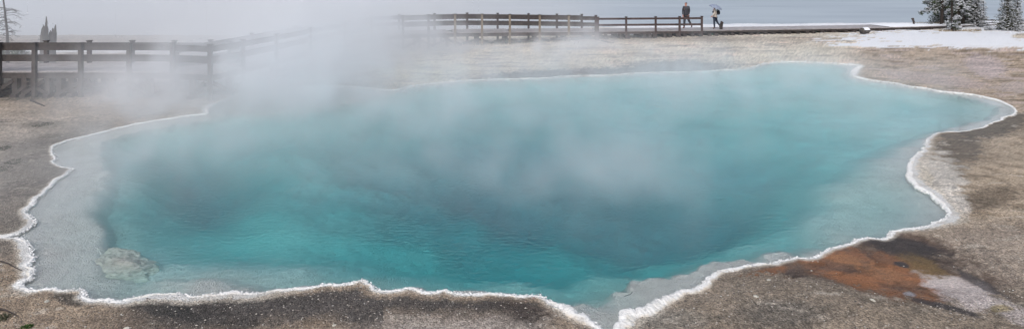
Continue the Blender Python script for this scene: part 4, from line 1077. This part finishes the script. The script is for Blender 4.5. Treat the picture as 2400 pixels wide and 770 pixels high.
steam('steam', 'white steam drifting off the hot pool and hiding part of the boardwalk', (-48, 7, -.6), (30, 64, 6.5), (.28, .28, .24), [
    pl(775, 33, 1.0, 3.6, 3.2, 3.4, .55),      # main column over the far left corner of the pool
    pl(770, 34, 1.0, 3.2, 2.6, 3.4, .16, False),
    pl(650, 28, .5, 3.4, 2.2, 1.7, .36),
    pl(560, 23.8, .8, 3.6, 1.5, 1.8, .40),
    pl(400, 23.2, .3, 3.6, 1.5, 1.5, .38),
    pl(300, 22.8, .1, 2.1, 1.4, 1.3, .36),
    pl(880, 37, 1.4, 1.8, 2.5, 2.2, .45),
    pl(490, 22.6, .7, 3.0, 1.2, 1.7, .20, False), pl(640, 24.5, 1.2, 3.0, 1.6, 2.0, .40, False), pl(790, 30, 1.2, 2.6, 2.2, 2.4, .24, False),
    pl(320, 22.8, .5, 1.9, 1.0, 1.4, .12, False),
    pl(120, 29.5, 1.5, 7, 1.3, 3.0, .11, False),   # mist between the boardwalk and the dead trunks
    pl(1150, 38.5, .10, 9.0, 1.6, .70, .45),   # ground mist in front of the trestles
    pl(1030, 37.5, 1.0, 1.8, 1.5, 1.2, .22),
    pl(1370, 38, 1.0, 1.6, 1.5, 1.2, .20),
    pl(1000, 31, .0, 4.5, 3.0, .9, .12),
    pl(1420, 36, .0, 6.0, 2.0, .7, .12),
    pl(100, 50, 1.0, 26, 7, 4.5, .10, False),  # fog bank behind
    pl(750, 50, 1.5, 12, 7, 5, .19, False),
    pl(1200, 54, .0, 8, 6, 4, .06, False),
    pl(1150, 28, .2, 13, 5, 1.4, .075),
    pl(1150, 23, .2, 15, 10, 1.3, .015, False),         # veil over the pool
    pl(1300, 20, .4, 5.5, 5, 1.5, .045),
    pl(800, 20, .3, 4.5, 5, 1.4, .12),
    pl(1750, 24, .2, 5, 5, 1.3, .08),
    pl(360, 16.5, .3, 2.2, 2.6, 1.1, .20),
    pl(1350, 14.5, .2, 2.6, 2.4, .9, .12),
    pl(1750, 30, .0, 9, 4, 1.0, .09),
], .85, .42, .66, 3.3, (1, 1, .5), detail=6.0)

# ---------------------------------------------------------------- light
SUN_EL, SUN_AZ = math.radians(48), math.radians(200)
wd_ = bpy.data.worlds.new('World'); sc.world = wd_; wd_.use_nodes = True; nt = wd_.node_tree
bg = nt.nodes['Background']
sk = N(nt, 'ShaderNodeTexSky'); sk.sky_type = 'NISHITA'; sk.sun_disc = False; sk.sun_elevation = SUN_EL; sk.sun_rotation = SUN_AZ; sk.air_density = 1.0; sk.dust_density = 3.0; sk.ozone_density = 1.0
hs = N(nt, 'ShaderNodeHueSaturation'); hs.inputs['Saturation'].default_value = .55
L(nt, sk.outputs[0], hs.inputs['Color']); L(nt, hs.outputs[0], bg.inputs['Color']); bg.inputs['Strength'].default_value = .135
sl = bpy.data.lights.new('sun', 'SUN'); sl.energy = .55; sl.angle = math.radians(25); sl.color = (1, .97, .93)
so = bpy.data.objects.new('sun', sl); COL.objects.link(so)
dirv = Vector((math.sin(SUN_AZ)*math.cos(SUN_EL), math.cos(SUN_AZ)*math.cos(SUN_EL), math.sin(SUN_EL)))
so.rotation_euler = dirv.to_track_quat('Z', 'Y').to_euler()

# ---------------------------------------------------------------- camera
cd = bpy.data.cameras.new('camera'); co_ = bpy.data.objects.new('camera', cd); COL.objects.link(co_)
co_.location = (0, 0, CAMH); co_.rotation_euler = (math.radians(90), 0, 0)
cd.sensor_width = 36; cd.lens = 36*F/2400; cd.shift_y = -(385-YH)/2400.0; cd.clip_end = 8000; cd.clip_start = .1
sc.camera = co_

sc.render.engine = 'CYCLES'
cy = sc.cycles
cy.use_denoising = True
try: cy.denoiser = 'OPENIMAGEDENOISE'
except Exception: pass
cy.max_bounces = 10; cy.diffuse_bounces = 3; cy.glossy_bounces = 3; cy.transmission_bounces = 6; cy.volume_bounces = 5; cy.transparent_max_bounces = 8
cy.volume_max_steps = 256; cy.sample_clamp_indirect = 4.0
cy.caustics_refractive = True; cy.caustics_reflective = False
cy.use_adaptive_sampling = True; cy.adaptive_threshold = .015
vs_ = sc.view_settings; vs_.view_transform = 'Standard'; vs_.look = 'None'; vs_.exposure = 0.50; vs_.gamma = 1; vs_.use_curve_mapping = False
